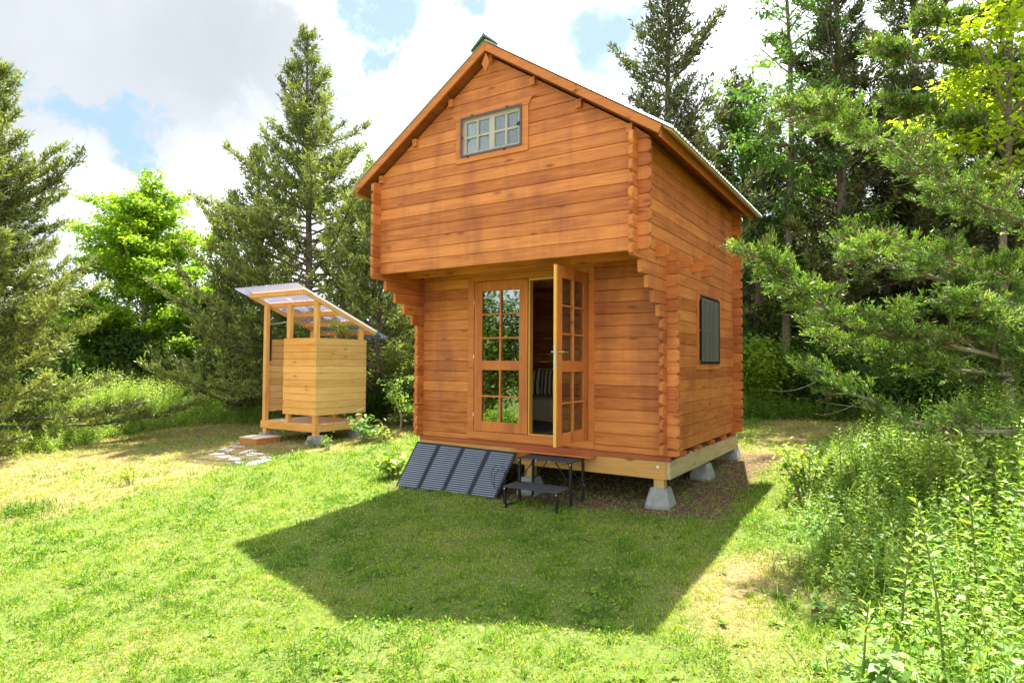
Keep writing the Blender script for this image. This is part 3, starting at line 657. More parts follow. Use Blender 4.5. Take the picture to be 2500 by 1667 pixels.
for j in range(2):
    for i in range(nx-1): Fc.append((j*nx+i, j*nx+i+1, (j+1)*nx+i+1, (j+1)*nx+i))
rm, t, o = mat('clear_corrugated_plastic'); tr_ = N(t, 'ShaderNodeBsdfTransparent', inp={'Color': (.72, .78, .98, 1)}); gl = N(t, 'ShaderNodeBsdfGlossy', inp={'Roughness': .12, 'Color': (.85, .88, 1, 1)}); df_ = N(t, 'ShaderNodeBsdfTranslucent', inp={'Color': (.55, .60, .90, 1)})
lw = N(t, 'ShaderNodeLayerWeight', inp={'Blend': .45}); m1 = N(t, 'ShaderNodeMixShader', inp={0: .30}); L(t, tr_.outputs[0], m1.inputs[1]); L(t, df_.outputs[0], m1.inputs[2]); m2_ = N(t, 'ShaderNodeMixShader'); L(t, mth(t, 'MULTIPLY', lw.outputs['Fresnel'], .6), m2_.inputs[0]); L(t, m1.outputs[0], m2_.inputs[1]); L(t, gl.outputs[0], m2_.inputs[2]); L(t, m2_.outputs[0], o.inputs[0])
mbx = MB(); mbx.add(V, Fc); mbx.build('corrugated_roof', rm, sh, smooth=True)
MB().tube([(-9.27, 1.93, 1.665), (-8.5, 1.93, 1.72)], .014, 10).build('curtain_rod', steel, sh)
cu = MB(); V = []
for j, z in enumerate((1.66, 1.4, 1.37)):
    for i in range(13): V.append((-9.30+.010*i*(1-.25*j), 1.955+.02*math.sin(i*2.1), z))
cu.add(V, [(j*13+i, j*13+i+1, (j+1)*13+i+1, (j+1)*13+i) for j in range(2) for i in range(12)]); cu.add([(-9.265, 1.955, 1.37), (-9.19, 1.96, 1.37), (-9.19, 1.95, .9), (-9.265, 1.95, .9)], [(0, 1, 2, 3)]); cu.build('shower_curtain', plain('black_fabric', (.015, .015, .018), .9), sh)
for px, py in ((xa+.10, OY+.07), (OX-.06, OY+.07), (OX-.10, yb-.1), (xa+.1, yb-.1)):
    gz = float(ground_z(px, py)); pm = MB()
    pm.loft([[(px+a*r, py+b_*r, z) for a, b_ in ((-1, -1), (1, -1), (1, 1), (-1, 1))] for r, z in ((.15, gz-.05), (.148, gz+.01), (.10, gz+.17))]); po = pm.build('pier_block', concrete, sh, bevel=.006)
    MB().box(px-.05, px+.05, py-.05, py+.05, gz+.165, zd-.02).build('post', swZ, po)
mb = MB(); gz = float(ground_z(-8.95, 1.55))
stp = thing('wooden_step', 'low orange brown wooden step box in front of the shower stall', 'step', (-9.1, 1.62, gz))
mb.box(-9.38, -8.84, 1.38, 1.412, gz-.03, gz+.118); mb.box(-9.38, -8.84, 1.92, 1.95, gz-.03, gz+.118); mb.box(-9.38, -9.35, 1.413, 1.919, gz-.03, gz+.118); mb.box(-8.87, -8.84, 1.413, 1.919, gz-.03, gz+.118)
each(mb, 'riser', wood('step_box_wood', 0, (.45, .17, .05), (.60, .27, .09), KN), stp, bevel=.003)
mb = MB()
for i in range(4): a = 1.37+i*.148; mb.box(-9.39, -8.83, a, a+.143, gz+.119, gz+.142)
mb.build('tread', plain('bleached_tread', (.72, .55, .40), .8, var=.1), stp, bevel=.003)
# ------------------------------------------------------------------ vegetation
UP = np.array([0, 0, 1.])
def interp_path(Pth, s):
    n = len(Pth)-1; x = np.clip(s, 0, .9999)*n; i = x.astype(int); f = (x-i)[:, None]
    return Pth[i]*(1-f)+Pth[i+1]*f, nz(Pth[i+1]-Pth[i])
def sprays(Pth, Ln, rng, dens, sl, sw, btone, twl=.3, s0=.12, up=.15, wood_mb=None, tips=0.0, side=1.0, flatn=.2):
    """foliage along one bough: side twigs that carry many small narrow sprigs"""
    nt_ = max(6, int(Ln*21*side)); s = s0+(1-s0)*rng.rand(nt_)**.8
    B, Tn = interp_path(Pth, s); Sd = nz(np.cross(Tn, UP)); sg = np.where(rng.rand(nt_) < .5, -1, 1)[:, None]
    ph = rng.uniform(.35, 1.15, nt_)[:, None]; ps = rng.normal(.1, .55, nt_)[:, None]
    Dt = nz(Tn*np.cos(ph)+(Sd*sg*np.cos(ps)+UP*np.sin(ps))*np.sin(ph)+UP*up)
    lt = (twl*.4+twl*Ln*.55*(1-s)+.05)*rng.uniform(.55, 1.2, nt_)
    if wood_mb is not None:
        for b_, d_, l_ in zip(B, Dt, lt):
            if l_ > .12: wood_mb.tube([b_, b_+d_*l_*.5, b_+d_*l_*.9+UP*.02], [.006+.004*Ln, .004, .0015], 4)
    cnt = np.maximum(3, (lt/sl*5.6*dens)).astype(int); idx = np.repeat(np.arange(nt_), cnt); n = len(idx)
    u = rng.rand(n)**.75; P = B[idx]+Dt[idx]*(lt[idx]*u)[:, None]+rng.normal(0, sl*.28, (n, 3))
    Dq = nz(Dt[idx]*.85+rng.normal(0, .55, (n, 3))+UP*.22)
    tw = rng.normal(0, .12, nt_)
    tone = btone+tw[idx]+rng.normal(0, .10, n)+.14*(u-.5)+tips*np.clip(s[idx]-.75, 0, 1)*2.5*u
    l = sl*rng.uniform(.6, 1.25, n)*(1+.6*(u > .85))
    return P, Dq, l, sw*rng.uniform(.7, 1.3, n), tone
def bough(p0, az, e0, e1, Ln, rng, n=8, wob=.05):
    P = [np.array(p0, float)]; 
    for i in range(n):
        s = (i+.5)/n; e = e0+(e1-e0)*s*s; az += rng.normal(0, wob)
        P.append(P[-1]+np.array([math.cos(az)*math.cos(e), math.sin(az)*math.cos(e), math.sin(e)])*Ln/n)
    return np.array(P)
def cedar(name, label, base, H, rad, seed, nb=80, t0=.04, dens=1., sl=.105, sw=.036, m=None, lean=(0, 0), tone=.5, up0=.0, up1=.9, cat='cedar tree', barkm=None, group=None, skip=None, wood_twigs=False, azr=None, tips=.3, twl=.3, trunk=True):
    rng = np.random.RandomState(seed); bz = float(ground_z(*base))-.1; B0 = np.array([base[0], base[1], bz])
    root = thing(name, label, cat, tuple(B0), group)
    def tp(t): return B0+np.array([lean[0]*t*t+.06*math.sin(t*5+seed), lean[1]*t*t+.06*math.cos(t*4+seed), H*t])
    wb = MB(); r0 = H*.009+.02
    wb.tube([tp(t) for t in np.linspace(0, .98, 14)], [r0*(1-t)**.8+.012 for t in np.linspace(0, .98, 14)], 8)
    out = []
    for i in range(nb):
        t = t0+(1-t0)*((i+rng.rand()*.8)/nb)**.92; Ln = rad(t)*rng.uniform(.6, 1.18)
        az = i*2.39996+rng.uniform(-.5, .5)
        if azr: az = rng.uniform(*azr)
        if skip and skip(t, az): continue
        e0 = up0+(up1-up0)*t+rng.normal(0, .12); P = bough(tp(min(t, .97)), az, e0, e0+.45, Ln, rng)
        wb.tube(P[::2], [max(.006, .012*Ln*(1-k/5)+.004) for k in range(len(P[::2]))], 5)
        out.append(sprays(P, Ln, rng, dens, sl, sw, tone+rng.normal(0, .10), s0=.10 if t > .5 else .2, wood_mb=wb if wood_twigs else None, tips=tips, twl=twl))
    P, Dq, l, w, tn = [np.concatenate([q[k] for q in out]) for k in range(5)]
    wb.build('trunk', barkm or bark, root)
    quadmesh('crown', kites(P, Dq, l, w, rng, flat=.15), tn, m or cedarL, root)
    return root
def leafy(name, label, base, H, rad, seed, limbs=22, t0=.2, m=None, ll=.10, lw=.055, dens=1., lean=(0, 0), tone=.5, cat='tree', group=None, flat=.5, droop=.0, elev=(.35, 1.1), gap=0., barkm=None, stems=1, azr=None, rt=.014):
    rng = np.random.RandomState(seed); bz = float(ground_z(*base))-.08; B0 = np.array([base[0], base[1], bz])
    root = thing(name, label, cat, tuple(B0), group); wb = MB(); Ps, Ds, Ts = [], [], []
    def tp(t): return B0+np.array([lean[0]*t*t+.08*math.sin(t*6+seed), lean[1]*t*t+.08*math.cos(t*5+seed), H*t])
    r0 = H*rt+.012
    wb.tube([tp(t) for t in np.linspace(0, .97, 12)], [r0*(1-t)**.8+.008 for t in np.linspace(0, .97, 12)], 8)
    for i in range(limbs):
        t = t0+(.97-t0)*((i+rng.rand())/limbs); Ln = rad(t)*rng.uniform(.65, 1.15); az = i*2.39996+rng.uniform(-.5, .5)
        if azr: az = rng.uniform(*azr)
        e = elev[0]+(elev[1]-elev[0])*t+rng.normal(0, .12); P = bough(tp(t), az, e, e-.15+rng.normal(0, .2), Ln, rng, 7, .12)
        wb.tube(P, [max(.005, .013*Ln*(1-k/8)+.003) for k in range(8)], 5)
        if rng.rand() < gap: continue
        bt = rng.normal(0, .12)
        for j in range(max(3, int(Ln*5))):
            s = rng.uniform(.2, 1); b_, tn = interp_path(P, np.array([s])); L2 = Ln*.42*rng.uniform(.4, 1.1)*(1.15-s*.5)
            P2 = bough(b_[0], math.atan2(tn[0, 1], tn[0, 0])+rng.choice([-1, 1])*rng.uniform(.4, 1.3), e*rng.uniform(-.2, 1.1), .1, L2, rng, 4, .2)
            wb.tube(P2[::2], [.008, .005, .002], 4)
            n = max(8, int(L2/ll*16*dens)); u = rng.rand(n)**.7; c_, t2 = interp_path(P2, u); sp_r = .09+.10*L2
            Ps.append(c_+rng.normal(0, sp_r, (n, 3))*np.array([1, 1, .45])); d = nz(t2*.5+rng.normal(0, .7, (n, 3))+UP*(-droop)); d[:, 2] *= .55; Ds.append(nz(d)); Ts.append(tone+bt+rng.normal(0, .08)+rng.normal(0, .12, n))
    P = np.concatenate(Ps); Dq = np.concatenate(Ds); tn = np.concatenate(Ts)
    wb.build('trunk', barkm or barkG, root)
    quadmesh('crown', kites(P, Dq, ll*rng.uniform(.6, 1.2, len(P)), lw*rng.uniform(.7, 1.2, len(P)), rng, flat=flat, droop=.15), tn, m or mapleL, root)
    return root
def bush(name, label, c, rx, ry, H, seed, n, m, ll=.07, lw=.045, tone=.5, cat='bush', group=None, flat=.5, nst=14):
    rng = np.random.RandomState(seed); gz = float(ground_z(*c)); root = thing(name, label, cat, (c[0], c[1], gz), group); wb = MB(); ends = []
    for i in range(nst):
        a = rng.uniform(0, 6.28); r = rng.rand()**.5; e = np.array([c[0]+rx*r*math.cos(a), c[1]+ry*r*math.sin(a), gz+H*(1-.45*r*r)*rng.uniform(.65, 1.08)])
        b0 = np.array([c[0]+rx*.25*r*math.cos(a), c[1]+ry*.25*r*math.sin(a), gz-.03]); Pth = np.array([b0*(1-s)+e*s+np.array([0, 0, .12*H*math.sin(s*3.14)]) for s in np.linspace(0, 1, 6)])
        wb.tube(Pth, [.011*(1-k/6)*(.4+H*.5)+.002 for k in range(6)], 5); ends.append(Pth)
    wb.build('stem', barkG, root); E2 = np.array(ends); k = rng.randint(0, nst, n); s = rng.uniform(.12, 1, n)**.75; x = np.clip(s, 0, .999)*5; i = x.astype(int); f = (x-i)[:, None]
    P = E2[k, i]*(1-f)+E2[k, i+1]*f+rng.normal(0, 1, (n, 3))*np.array([rx, ry, H])*.13*np.array([1, 1, .7]); P[:, 2] = np.maximum(P[:, 2], gz+.02)
    Dq = rng.normal(0, 1, (n, 3)); Dq[:, 2] = Dq[:, 2]*.4; kt = rng.normal(0, .12, nst)
    quadmesh('leaves', kites(P, nz(Dq), ll*rng.uniform(.6, 1.25, n), lw*rng.uniform(.7, 1.25, n), rng, flat=flat, droop=.15), tone+kt[k]+rng.normal(0, .13, n), m, root)
    return root
# --- left side
cedar('cedar_tree', 'big olive cedar cut off by the left edge of the picture', (-14.6, -1.5), 8.7, lambda t: 4.0*(1-t)**.7*(.8+.25*math.sin(t*23)), 11, nb=220, t0=.06, sl=.09, sw=.03, dens=1.4, up0=-.08, up1=.7, tone=.66)
leafy('maple_tree', 'bright yellow green maple between the two big cedars on the left', (-20.55, 5.2), 8.4, lambda t: float(np.interp(t, [0, .2, .5, .72, .85, 1], [2.4, 3.1, 2.9, 1.9, .9, .3])), 21, limbs=84, t0=.10, ll=.135, lw=.085, dens=1.35, tone=.68, elev=(.2, 1.15))
leafy('maple_tree', 'low green tree filling the gap right of the bright maple', (-18.6, 7.2), 5.2, lambda t: 2.1*(1-t)**.4, 22, limbs=44, t0=.08, ll=.12, lw=.075, m=mapleL, tone=.5)
cedar('cedar_tree', 'tall cedar with a thin pointed top rising behind the shower', (-11.74, 4.9), 10.9, lambda t: float(np.interp((1-t)*10.9, [0, 1, 2, 3.15, 4.9, 8, 10.9], [.1, .42, .72, 1.2, 2.2, 3.3, 3.6]))*(1+.2*math.sin(t*40)), 31, nb=175, t0=.05, dens=1.15, up0=-.05, up1=.62, tone=.66)
cedar('cedar_tree', 'leaning cedar with a ragged double top left of the tall pointed one', (-13.5, 4.9), 8.1, lambda t: 3.0*(1-t)**.75*(.85+.25*math.sin(t*31)), 32, nb=105, lean=(-.4, 0), dens=1.0, up0=.05, up1=1.0, tone=.66)
cedar('cedar_tree', 'shorter cedar with long branches reaching left behind the shower', (-14.6, 4.6), 6.8, lambda t: 2.6*(1-t)**.6*(.8+.4*math.sin(t*19)), 33, nb=85, lean=(-.5, .2), dens=1.0, up0=.15, up1=1.0, tone=.52)
cedar('cedar_tree', 'wide light olive cedar between the shower and the cabin', (-9.0, 5.0), 6.3, lambda t: 3.0*(1-t)**.5*(.9+.15*math.sin(t*27)), 34, nb=125, dens=1.1, up0=.0, up1=.9, tone=.76)
cedar('cedar_tree', 'cedar just behind the left corner of the cabin', (-6.6, 6.4), 5.4, lambda t: 2.1*(1-t)**.5, 35, nb=70, dens=.9, tone=.45)
leafy('ash_tree', 'pale green treetop showing just left of the cabin gable', (-15.2, 10.8), 9.6, lambda t: 1.7*(1-t)**.5+.2, 36, limbs=26, t0=.35, ll=.16, lw=.09, m=mapleL, tone=.35, elev=(.6, 1.3))
# --- right side, behind the cabin
for k, (x, y, hh_, lab) in enumerate([(-3.6, 12.8, 8.2, 'dark cedar at the back, directly behind the cabin roof'), (.5, 13.6, 9.6, 'tall dark cedar at the back of the wood behind the slender ash'), (3.9, 13.8, 9.0, 'dark cedar at the back, left of the upper right corner'), (7.6, 12.6, 9.0, 'dark cedar at the back in the far right corner')]):
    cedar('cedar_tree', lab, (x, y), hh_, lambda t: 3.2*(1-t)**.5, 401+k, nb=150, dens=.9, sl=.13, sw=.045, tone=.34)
cedar('cedar_tree', 'sparse tall cedar above the right slope of the cabin roof', (-2.2, 6.5), 10.4, lambda t: 3.1*(1-t)**.6*(.8+.3*math.sin(t*37)), 41, nb=150, t0=.2, dens=.8, up0=.0, up1=.75, tone=.34, twl=.28)
leafy('ash_tree', 'slender ash with hanging bright leaves right of the cabin roof', (-.15, 8.9), 11.8, lambda t: 1.7*(1-t)**.25+.1, 42, limbs=50, t0=.34, ll=.16, lw=.05, m=ashL, tone=.5, dens=.72, droop=.9, flat=.2, elev=(.1, .8), gap=.12, barkm=bark, rt=.007)
cedar('cedar_tree', 'dark tall cedar standing right of the slender ash', (.85, 9.3), 11.6, lambda t: 2.5*(1-t)**.45*(.8+.3*math.sin(t*33)), 43, nb=130, t0=.12, dens=1.2, tone=.30)
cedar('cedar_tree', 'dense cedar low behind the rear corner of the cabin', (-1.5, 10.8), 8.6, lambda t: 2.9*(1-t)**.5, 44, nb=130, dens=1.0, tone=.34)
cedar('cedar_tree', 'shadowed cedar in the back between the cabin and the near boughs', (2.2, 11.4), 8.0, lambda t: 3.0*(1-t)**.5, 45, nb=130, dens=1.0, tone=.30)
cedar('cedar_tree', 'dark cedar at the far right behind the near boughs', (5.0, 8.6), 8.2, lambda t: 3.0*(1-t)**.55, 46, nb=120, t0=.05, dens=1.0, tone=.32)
leafy('maple_tree', 'yellow green sunlit maple at the upper right', (3.5, 6.2), 7.6, lambda t: 2.0*(1-t)**.2, 47, limbs=34, t0=.5, ll=.13, lw=.085, m=yellowL, tone=.55, dens=.7, gap=.2, barkm=bark, rt=.007)
bush('bush', 'sunlit bright green bush behind the rear corner of the cabin', (-.35, 8.0), 1.1, .9, 1.6, 51, 9000, bushL, tone=.85, ll=.09, lw=.06)
bush('bush', 'dark shrub at the edge of the lawn right of the cabin', (1.0, 7.7), 1.0, .8, 1.5, 52, 10000, bushL, tone=.42, ll=.085, lw=.055)
bush('bush', 'low dark shrub farther right at the lawn edge', (2.3, 7.4), 1.0, .8, 1.25, 53, 8000, bushL, tone=.38, ll=.08, lw=.055)
bush('bush', 'tall dark bush closing the gap behind the two lawn edge shrubs', (1.4, 9.4), 1.9, .9, 2.3, 54, 13000, bushL, tone=.38, ll=.09, lw=.06)
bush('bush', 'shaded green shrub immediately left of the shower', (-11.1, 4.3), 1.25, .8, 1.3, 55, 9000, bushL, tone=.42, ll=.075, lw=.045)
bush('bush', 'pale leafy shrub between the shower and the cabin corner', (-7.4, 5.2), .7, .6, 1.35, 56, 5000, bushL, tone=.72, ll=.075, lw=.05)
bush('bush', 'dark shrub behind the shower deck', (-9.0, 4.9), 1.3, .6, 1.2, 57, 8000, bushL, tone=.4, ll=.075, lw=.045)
bush('bush', 'green shrub low beside the left wall of the cabin', (-5.7, 5.6), .9, .7, 1.1, 58, 6000, bushL, tone=.5, ll=.075, lw=.045)
# --- the near cedar whose boughs come in from the right
BN = {'a': [(2.87, -.51, .94), (2.46, -.78, 1.03), (1.92, -1.24, 1.17), (1.62, -1.56, 1.33), (1.43, -1.80, 1.55), (1.32, -1.94, 1.66)],
 'b': [(2.91, -.29, 1.98), (2.47, -.81, 2.19), (2.08, -1.43, 2.40), (1.79, -1.85, 2.49), (1.58, -2.22, 2.52)], 'c': [(2.8, -1.01, .44), (2.42, -1.25, .47), (2.13, -1.44, .54), (1.83, -1.64, .73), (1.66, -1.75, .87)],
 'f': [(2.97, .24, 1.63), (2.49, -.31, 1.71), (2.14, -.77, 1.81), (1.84, -1.09, 1.87)], 'd': [(2.91, -.12, .8), (2.47, -.4, .87), (2.04, -.69, 1.04), (1.61, -.96, 1.14)],
 'e': [(3.04, .56, 3.48), (2.53, .01, 3.42), (2.19, -.45, 3.43), (1.92, -.74, 3.44)], 'g': [(3.04, .55, 4.05), (2.69, .1, 3.79), (2.28, -.4, 3.75)],
 'h': [(3.05, -.1, 1.35), (2.55, -.6, 1.45), (2.15, -1.1, 1.62), (1.8, -1.45, 1.72)], 'i': [(3.1, .1, 2.55), (2.7, -.3, 2.72), (2.35, -.7, 2.8), (2.1, -1.0, 2.86)], 'j': [(3.1, -.4, 1.2), (2.75, -.9, 1.25), (2.4, -1.3, 1.36)]}
def scaled(k, f): return [tuple(CAM+(np.array(q)-CAM)*f) for q in BN[k]]
NEAR = {k: scaled(k, f) for k, f in (('a', 1.32), ('b', 1.5), ('c', 1.3), ('d', 1.36), ('f', 1.45), ('h', 1.42), ('j', 1.34))}
SECOND = {k: scaled(k, f) for k, f in (('e', 2.0), ('g', 2.0), ('i', 2.1), ('b', 2.3), ('f', 2.2))}
def near_cedar(label, BN, bx, by, seed, Ht, ngen, zlo, sl0, sw0, azr, tb, ndead=26):
    rng = np.random.RandomState(seed); bz = float(ground_z(bx, by))-.1
    root = thing('cedar_tree', label, 'cedar tree', (bx, by, bz)); wb = MB()
    wb.tube([(bx+.05*math.sin(z), by+.05*math.cos(z), bz+z) for z in np.linspace(0, Ht, 10)], [.15*(1-k/11)+.015 for k in range(10)], 10); out = []
    for key, pts in BN.items():
        Q = np.array(pts); root_z = max(.5, Q[0, 2]-.1); Q = np.vstack([[bx, by, root_z+.0], (Q[0]+np.array([bx, by, root_z]))/2+np.array([0, 0, .03]), Q])
        tt = np.linspace(0, len(Q)-1, 14); Pth = np.stack([np.interp(tt, np.arange(len(Q)), Q[:, k]) for k in range(3)], 1)+rng.normal(0, .02, (14, 3))
        Ln = np.linalg.norm(np.diff(Pth, axis=0), axis=1).sum()
        wb.tube(Pth, [.026*(1-k/15)+.004 for k in range(14)], 6)
        thin = {'c': .35, 'e': .7}.get(key, 1.)
        # secondary boughs with sprays
        for j in range(int(Ln*15*thin)):
            s = rng.uniform(.22, 1.0); b_, tn = interp_path(Pth, np.array([s])); L2 = (.20+.42*(1.05-s))*rng.uniform(.5, 1.2)
            az = math.atan2(tn[0, 1], tn[0, 0])+rng.choice([-1, 1])*rng.uniform(.15, 1.0); P2 = bough(b_[0], az, rng.normal(.15, .35), .4, L2, rng, 5, .1)
            wb.tube(P2, [.008*(1-k/7)+.0015 for k in range(6)], 4)
            out.append(sprays(P2, L2*1.6, rng, 1.25, sl0, sw0, tb+rng.normal(0, .12), twl=.2, s0=.1, tips=.55, wood_mb=None))
        P2 = Pth[-5:]; out.append(sprays(P2, 1.1, rng, 1.5, sl0, sw0*.85, tb+.2, twl=.26, tips=.5, side=1.5))
    for i in range(ngen):       # the rest of its crown
        z = rng.uniform(zlo, Ht-.6); Ln = rng.uniform(1.4, 2.4)*(1-.07*z); az = rng.uniform(*azr)
        P = bough((bx, by, bz+z+.4), az, rng.normal(.1+.08*z, .12), .35, Ln, rng); wb.tube(P[::2], [.02*(1-k/5)+.004 for k in range(5)], 5)
        for j in range(int(Ln*9)):
            s = rng.uniform(.3, 1); b_, tn = interp_path(P, np.array([s])); L2 = (.25+.5*(1-s))*rng.uniform(.6, 1.2)
            P2 = bough(b_[0], math.atan2(tn[0, 1], tn[0, 0])+rng.choice([-1, 1])*rng.uniform(.3, 1.0), rng.normal(.15, .3), .4, L2, rng, 5, .1)
            wb.tube(P2[::2], [.007, .004, .002], 4)
            out.append(sprays(P2, L2*1.5, rng, .8, .040, .013, .42+rng.normal(0, .09), twl=.2, tips=.4))
    for i in range(ndead):       # dead grey twigs under the green
        key = list(BN)[rng.randint(len(BN))]; Q = np.array(BN[key]); s = rng.rand(1); b_, tn = interp_path(Q, s)
        P2 = bough(b_[0], math.atan2(tn[0, 1], tn[0, 0])+rng.normal(0, .7), rng.normal(-.15, .3), .2, rng.uniform(.25, .6), rng, 5, .25); wb.tube(P2, [.005, .004, .003, .0025, .002, .001], 4)
    P, Dq, l, w, tn = [np.concatenate([q[k] for q in out]) for k in range(5)]
    keep = np.linalg.norm(P-CAM, axis=1) > 2.6; P, Dq, l, w, tn = P[keep], Dq[keep], l[keep], w[keep], tn[keep]
    brn = rng.rand(len(P)) < .04; tn = np.where(brn, .0, tn)
    wb.build('trunk', barkG, root); quadmesh('crown', kites(P, Dq, l, w, rng, flat=.1), tn, cedarN, root)
    print('near sprigs', len(P))
near_cedar('near cedar whose long boughs reach in from the right edge', NEAR, 5.2, 3.0, 77, 5.0, 14, 1.8, .036, .012, (.4, 2.4), .40)
near_cedar('cedar behind the nearest one, with dark boughs hanging in at the upper right corner', SECOND, 6.9, 7.6, 78, 11.5, 46, 2.4, .07, .024, (.9, 4.4), .36, 10)
leafy('ash_tree', 'leafy green tree filling the gap between the cabin roof edge and the slender ash', (-1.0, 9.9), 7.6, lambda t: 1.9*(1-t)**.3, 48, limbs=40, t0=.08, ll=.13, lw=.06, m=ashL, tone=.45, dens=.9)
cedar('cedar_tree', 'tall cedar right of the dark one, under the top edge of the picture', (2.3, 10.6), 12.6, lambda t: 2.5*(1-t)**.45*(.8+.3*math.sin(t*29)), 49, nb=130, t0=.2, dens=1.0, tone=.36)
# --- far woods all round, one mass
def woods():
    rng = np.random.RandomState(5); Ps = []; Ts = []; wbt = MB()
    spots = []
    for a in np.arange(-1.7, 1.25, .052):        # angle from +y
        for r in (24, 30):
            rr = r+rng.uniform(-2, 2); x, y = 2+rr*math.sin(a), -6+rr*math.cos(a)
            left = x < -7; Hh = rng.uniform(2.6, 4.2) if left else rng.uniform(4.5, 7.0)
            spots.append((x, y, Hh, rng.uniform(1.3, 2.0)))
    for x, y, Hh, rd in spots:
        n = 5200; z = rng.rand(n)**1.1; a = rng.rand(n)*6.28; r = rd*(1-z)**.5*rng.rand(n)**.4*(1+.2*np.sin(a*5+z*20))
        gz = float(ground_z(x, y)); Ps.append(np.stack([x+r*np.cos(a), y+r*np.sin(a), gz+z*Hh], 1)); Ts.append(rng.normal((.5 if left else .3)+rng.normal(0, .14), .12, n))
    P = np.concatenate(Ps); tn = np.concatenate(Ts); Dq = nz(rng.normal(0, 1, P.shape)+UP*.3)
    o = quadmesh('far_woods', kites(P, Dq, .17*rng.uniform(.6, 1.3, len(P)), .095, rng), tn, woodsL); tag(o, 'distant mixed woods behind the clearing', 'woods', kind='stuff')
woods()
# --- trees behind the photographer, mirrored in the door glass
cedar('cedar_tree', 'cedar standing behind the photographer, mirrored in the left door leaf', (-6.6, -13.6), 7.6, lambda t: 2.4*(1-t)**.5, 61, nb=60, dens=.35, sl=.14, sw=.045, tone=.55)
bush('bush', 'tall dark bush behind the photographer, mirrored at the left of the door panes', (-10.2, -10.8), 1.9, 1.4, 6.0, 65, 13000, bushL, ll=.14, lw=.08, tone=.5, nst=26)
bush('bush', 'tall dark bush behind the photographer, mirrored at the right of the door panes', (-8.1, -11.6), 1.8, 1.4, 6.2, 66, 13000, bushL, ll=.14, lw=.08, tone=.45, nst=26)
bush('bush', 'bright bush behind the photographer, mirrored in the lower door panes', (-6.9, -7.9), 1.3, .8, .95, 63, 5000, bushL, ll=.10, lw=.07, tone=.95)

# --- herbs and undergrowth
def herbs(name, label, px, py, hh, rng, nl, ll, lw, m, tone, group=None, grass=0., lean=.12):
    """many upright leafy stalks: stems as thin blades, leaves in a spiral"""
    n = len(px); gz = ground_z(px, py); B = np.stack([px, py, gz], 1); ax = nz(np.stack([rng.normal(0, lean, n), rng.normal(0, lean, n), np.ones(n)], 1))
    idx = np.repeat(np.arange(n), nl); k = np.tile(np.arange(nl), n); u = .12+.88*(k+rng.rand(n*nl)*.6)/nl
    P = B[idx]+ax[idx]*(hh[idx]*u)[:, None]; a = k*2.4+idx*1.7+rng.normal(0, .3, n*nl); el = .15+.5*u+rng.normal(0, .2, n*nl)
    D_ = np.stack([np.cos(a)*np.cos(el), np.sin(a)*np.cos(el), np.sin(el)], 1); sz = (1.15-.65*u)*rng.uniform(.7, 1.2, n*nl)*(.7+.4*np.minimum(hh[idx]/hh.mean(), 1.4))
    V = [kites(P, D_, ll*sz, lw*sz, rng, flat=.9, droop=.25)]; tn = [tone+rng.normal(0, .12, n)[idx]+rng.normal(0, .08, n*nl)+.15*(u-.5)]
    V.append(kites(B, ax, hh*1.0, .008+.004*hh, rng, belly=.2)); tn.append(np.full(n, .3))
    if grass:
        g_ = int(n*grass); j = rng.randint(0, n, g_); Pg = B[j]+np.stack([rng.normal(0, .15, g_), rng.normal(0, .15, g_), np.zeros(g_)], 1); Dg = nz(rng.normal(0, .28, (g_, 3))+UP)
        V.append(kites(Pg, Dg, hh[j]*rng.uniform(.6, 1.15, g_), .010, rng, belly=.3, droop=.35)); tn.append(rng.normal(.68, .2, g_))
    V = np.concatenate(V); tn = np.concatenate(tn); ok = np.linalg.norm(V.reshape(-1, 4, 3).mean(1)-CAM, axis=1) > 2.3; V = V.reshape(-1, 4, 3)[ok].reshape(-1, 3); tn = tn[ok]
    o = quadmesh(name, V, tn, m); tag(o, label, 'undergrowth', group, 'stuff'); return o
rng = np.random.RandomState(8)
# left bank of tall weeds
ex = np.array([-12.9, -12.7, -13.2, -13.9, -14.3, -14.4, -13.6, -11.6, -10.9, -10.3, -9.2, -7.5, -5, -3.6]); eyy = np.array([-4.5, -.8, .1, 1.0, 1.9, 2.9, 3.7, 4.0, 5.2, 6.2, 6.0, 6.4, 7.2, 7.0])
n = 9500; t_ = rng.rand(n); k = t_*(len(ex)-1); i = k.astype(int); f = k-i; x = ex[i]*(1-f)+ex[np.minimum(i+1, len(ex)-1)]*f; y = eyy[i]*(1-f)+eyy[np.minimum(i+1, len(ex)-1)]*f
depth = rng.rand(n)**.8*4.5; dx, dy = (x-2.2), (y+6.4); dl = np.hypot(dx, dy); x = x+dx/dl*depth+rng.normal(0, .15, n); y = y+dy/dl*depth+rng.normal(0, .15, n)
hh = np.clip(.30+.5*depth/1.2, .25, 1.25)*rng.uniform(.5, 1.2, n)*(1+.28*noise2(x, y, 1.6, 4)); hh = np.maximum(hh*.95, .12)
herbs('undergrowth', 'bank of tall bright green weeds along the left edge of the lawn', x, y, hh, rng, 22, .13, .026, weedL, .72, grass=.8)
# small fringe of weeds behind the lawn at the right
x = rng.uniform(-.9, 3.5, 900); y = 6.9+rng.rand(900)*1.2; herbs('undergrowth', 'shaded weeds at the foot of the shrubs right of the cabin', x, y, rng.uniform(.2, .5, 900), rng, 12, .08, .03, weedL, .35)
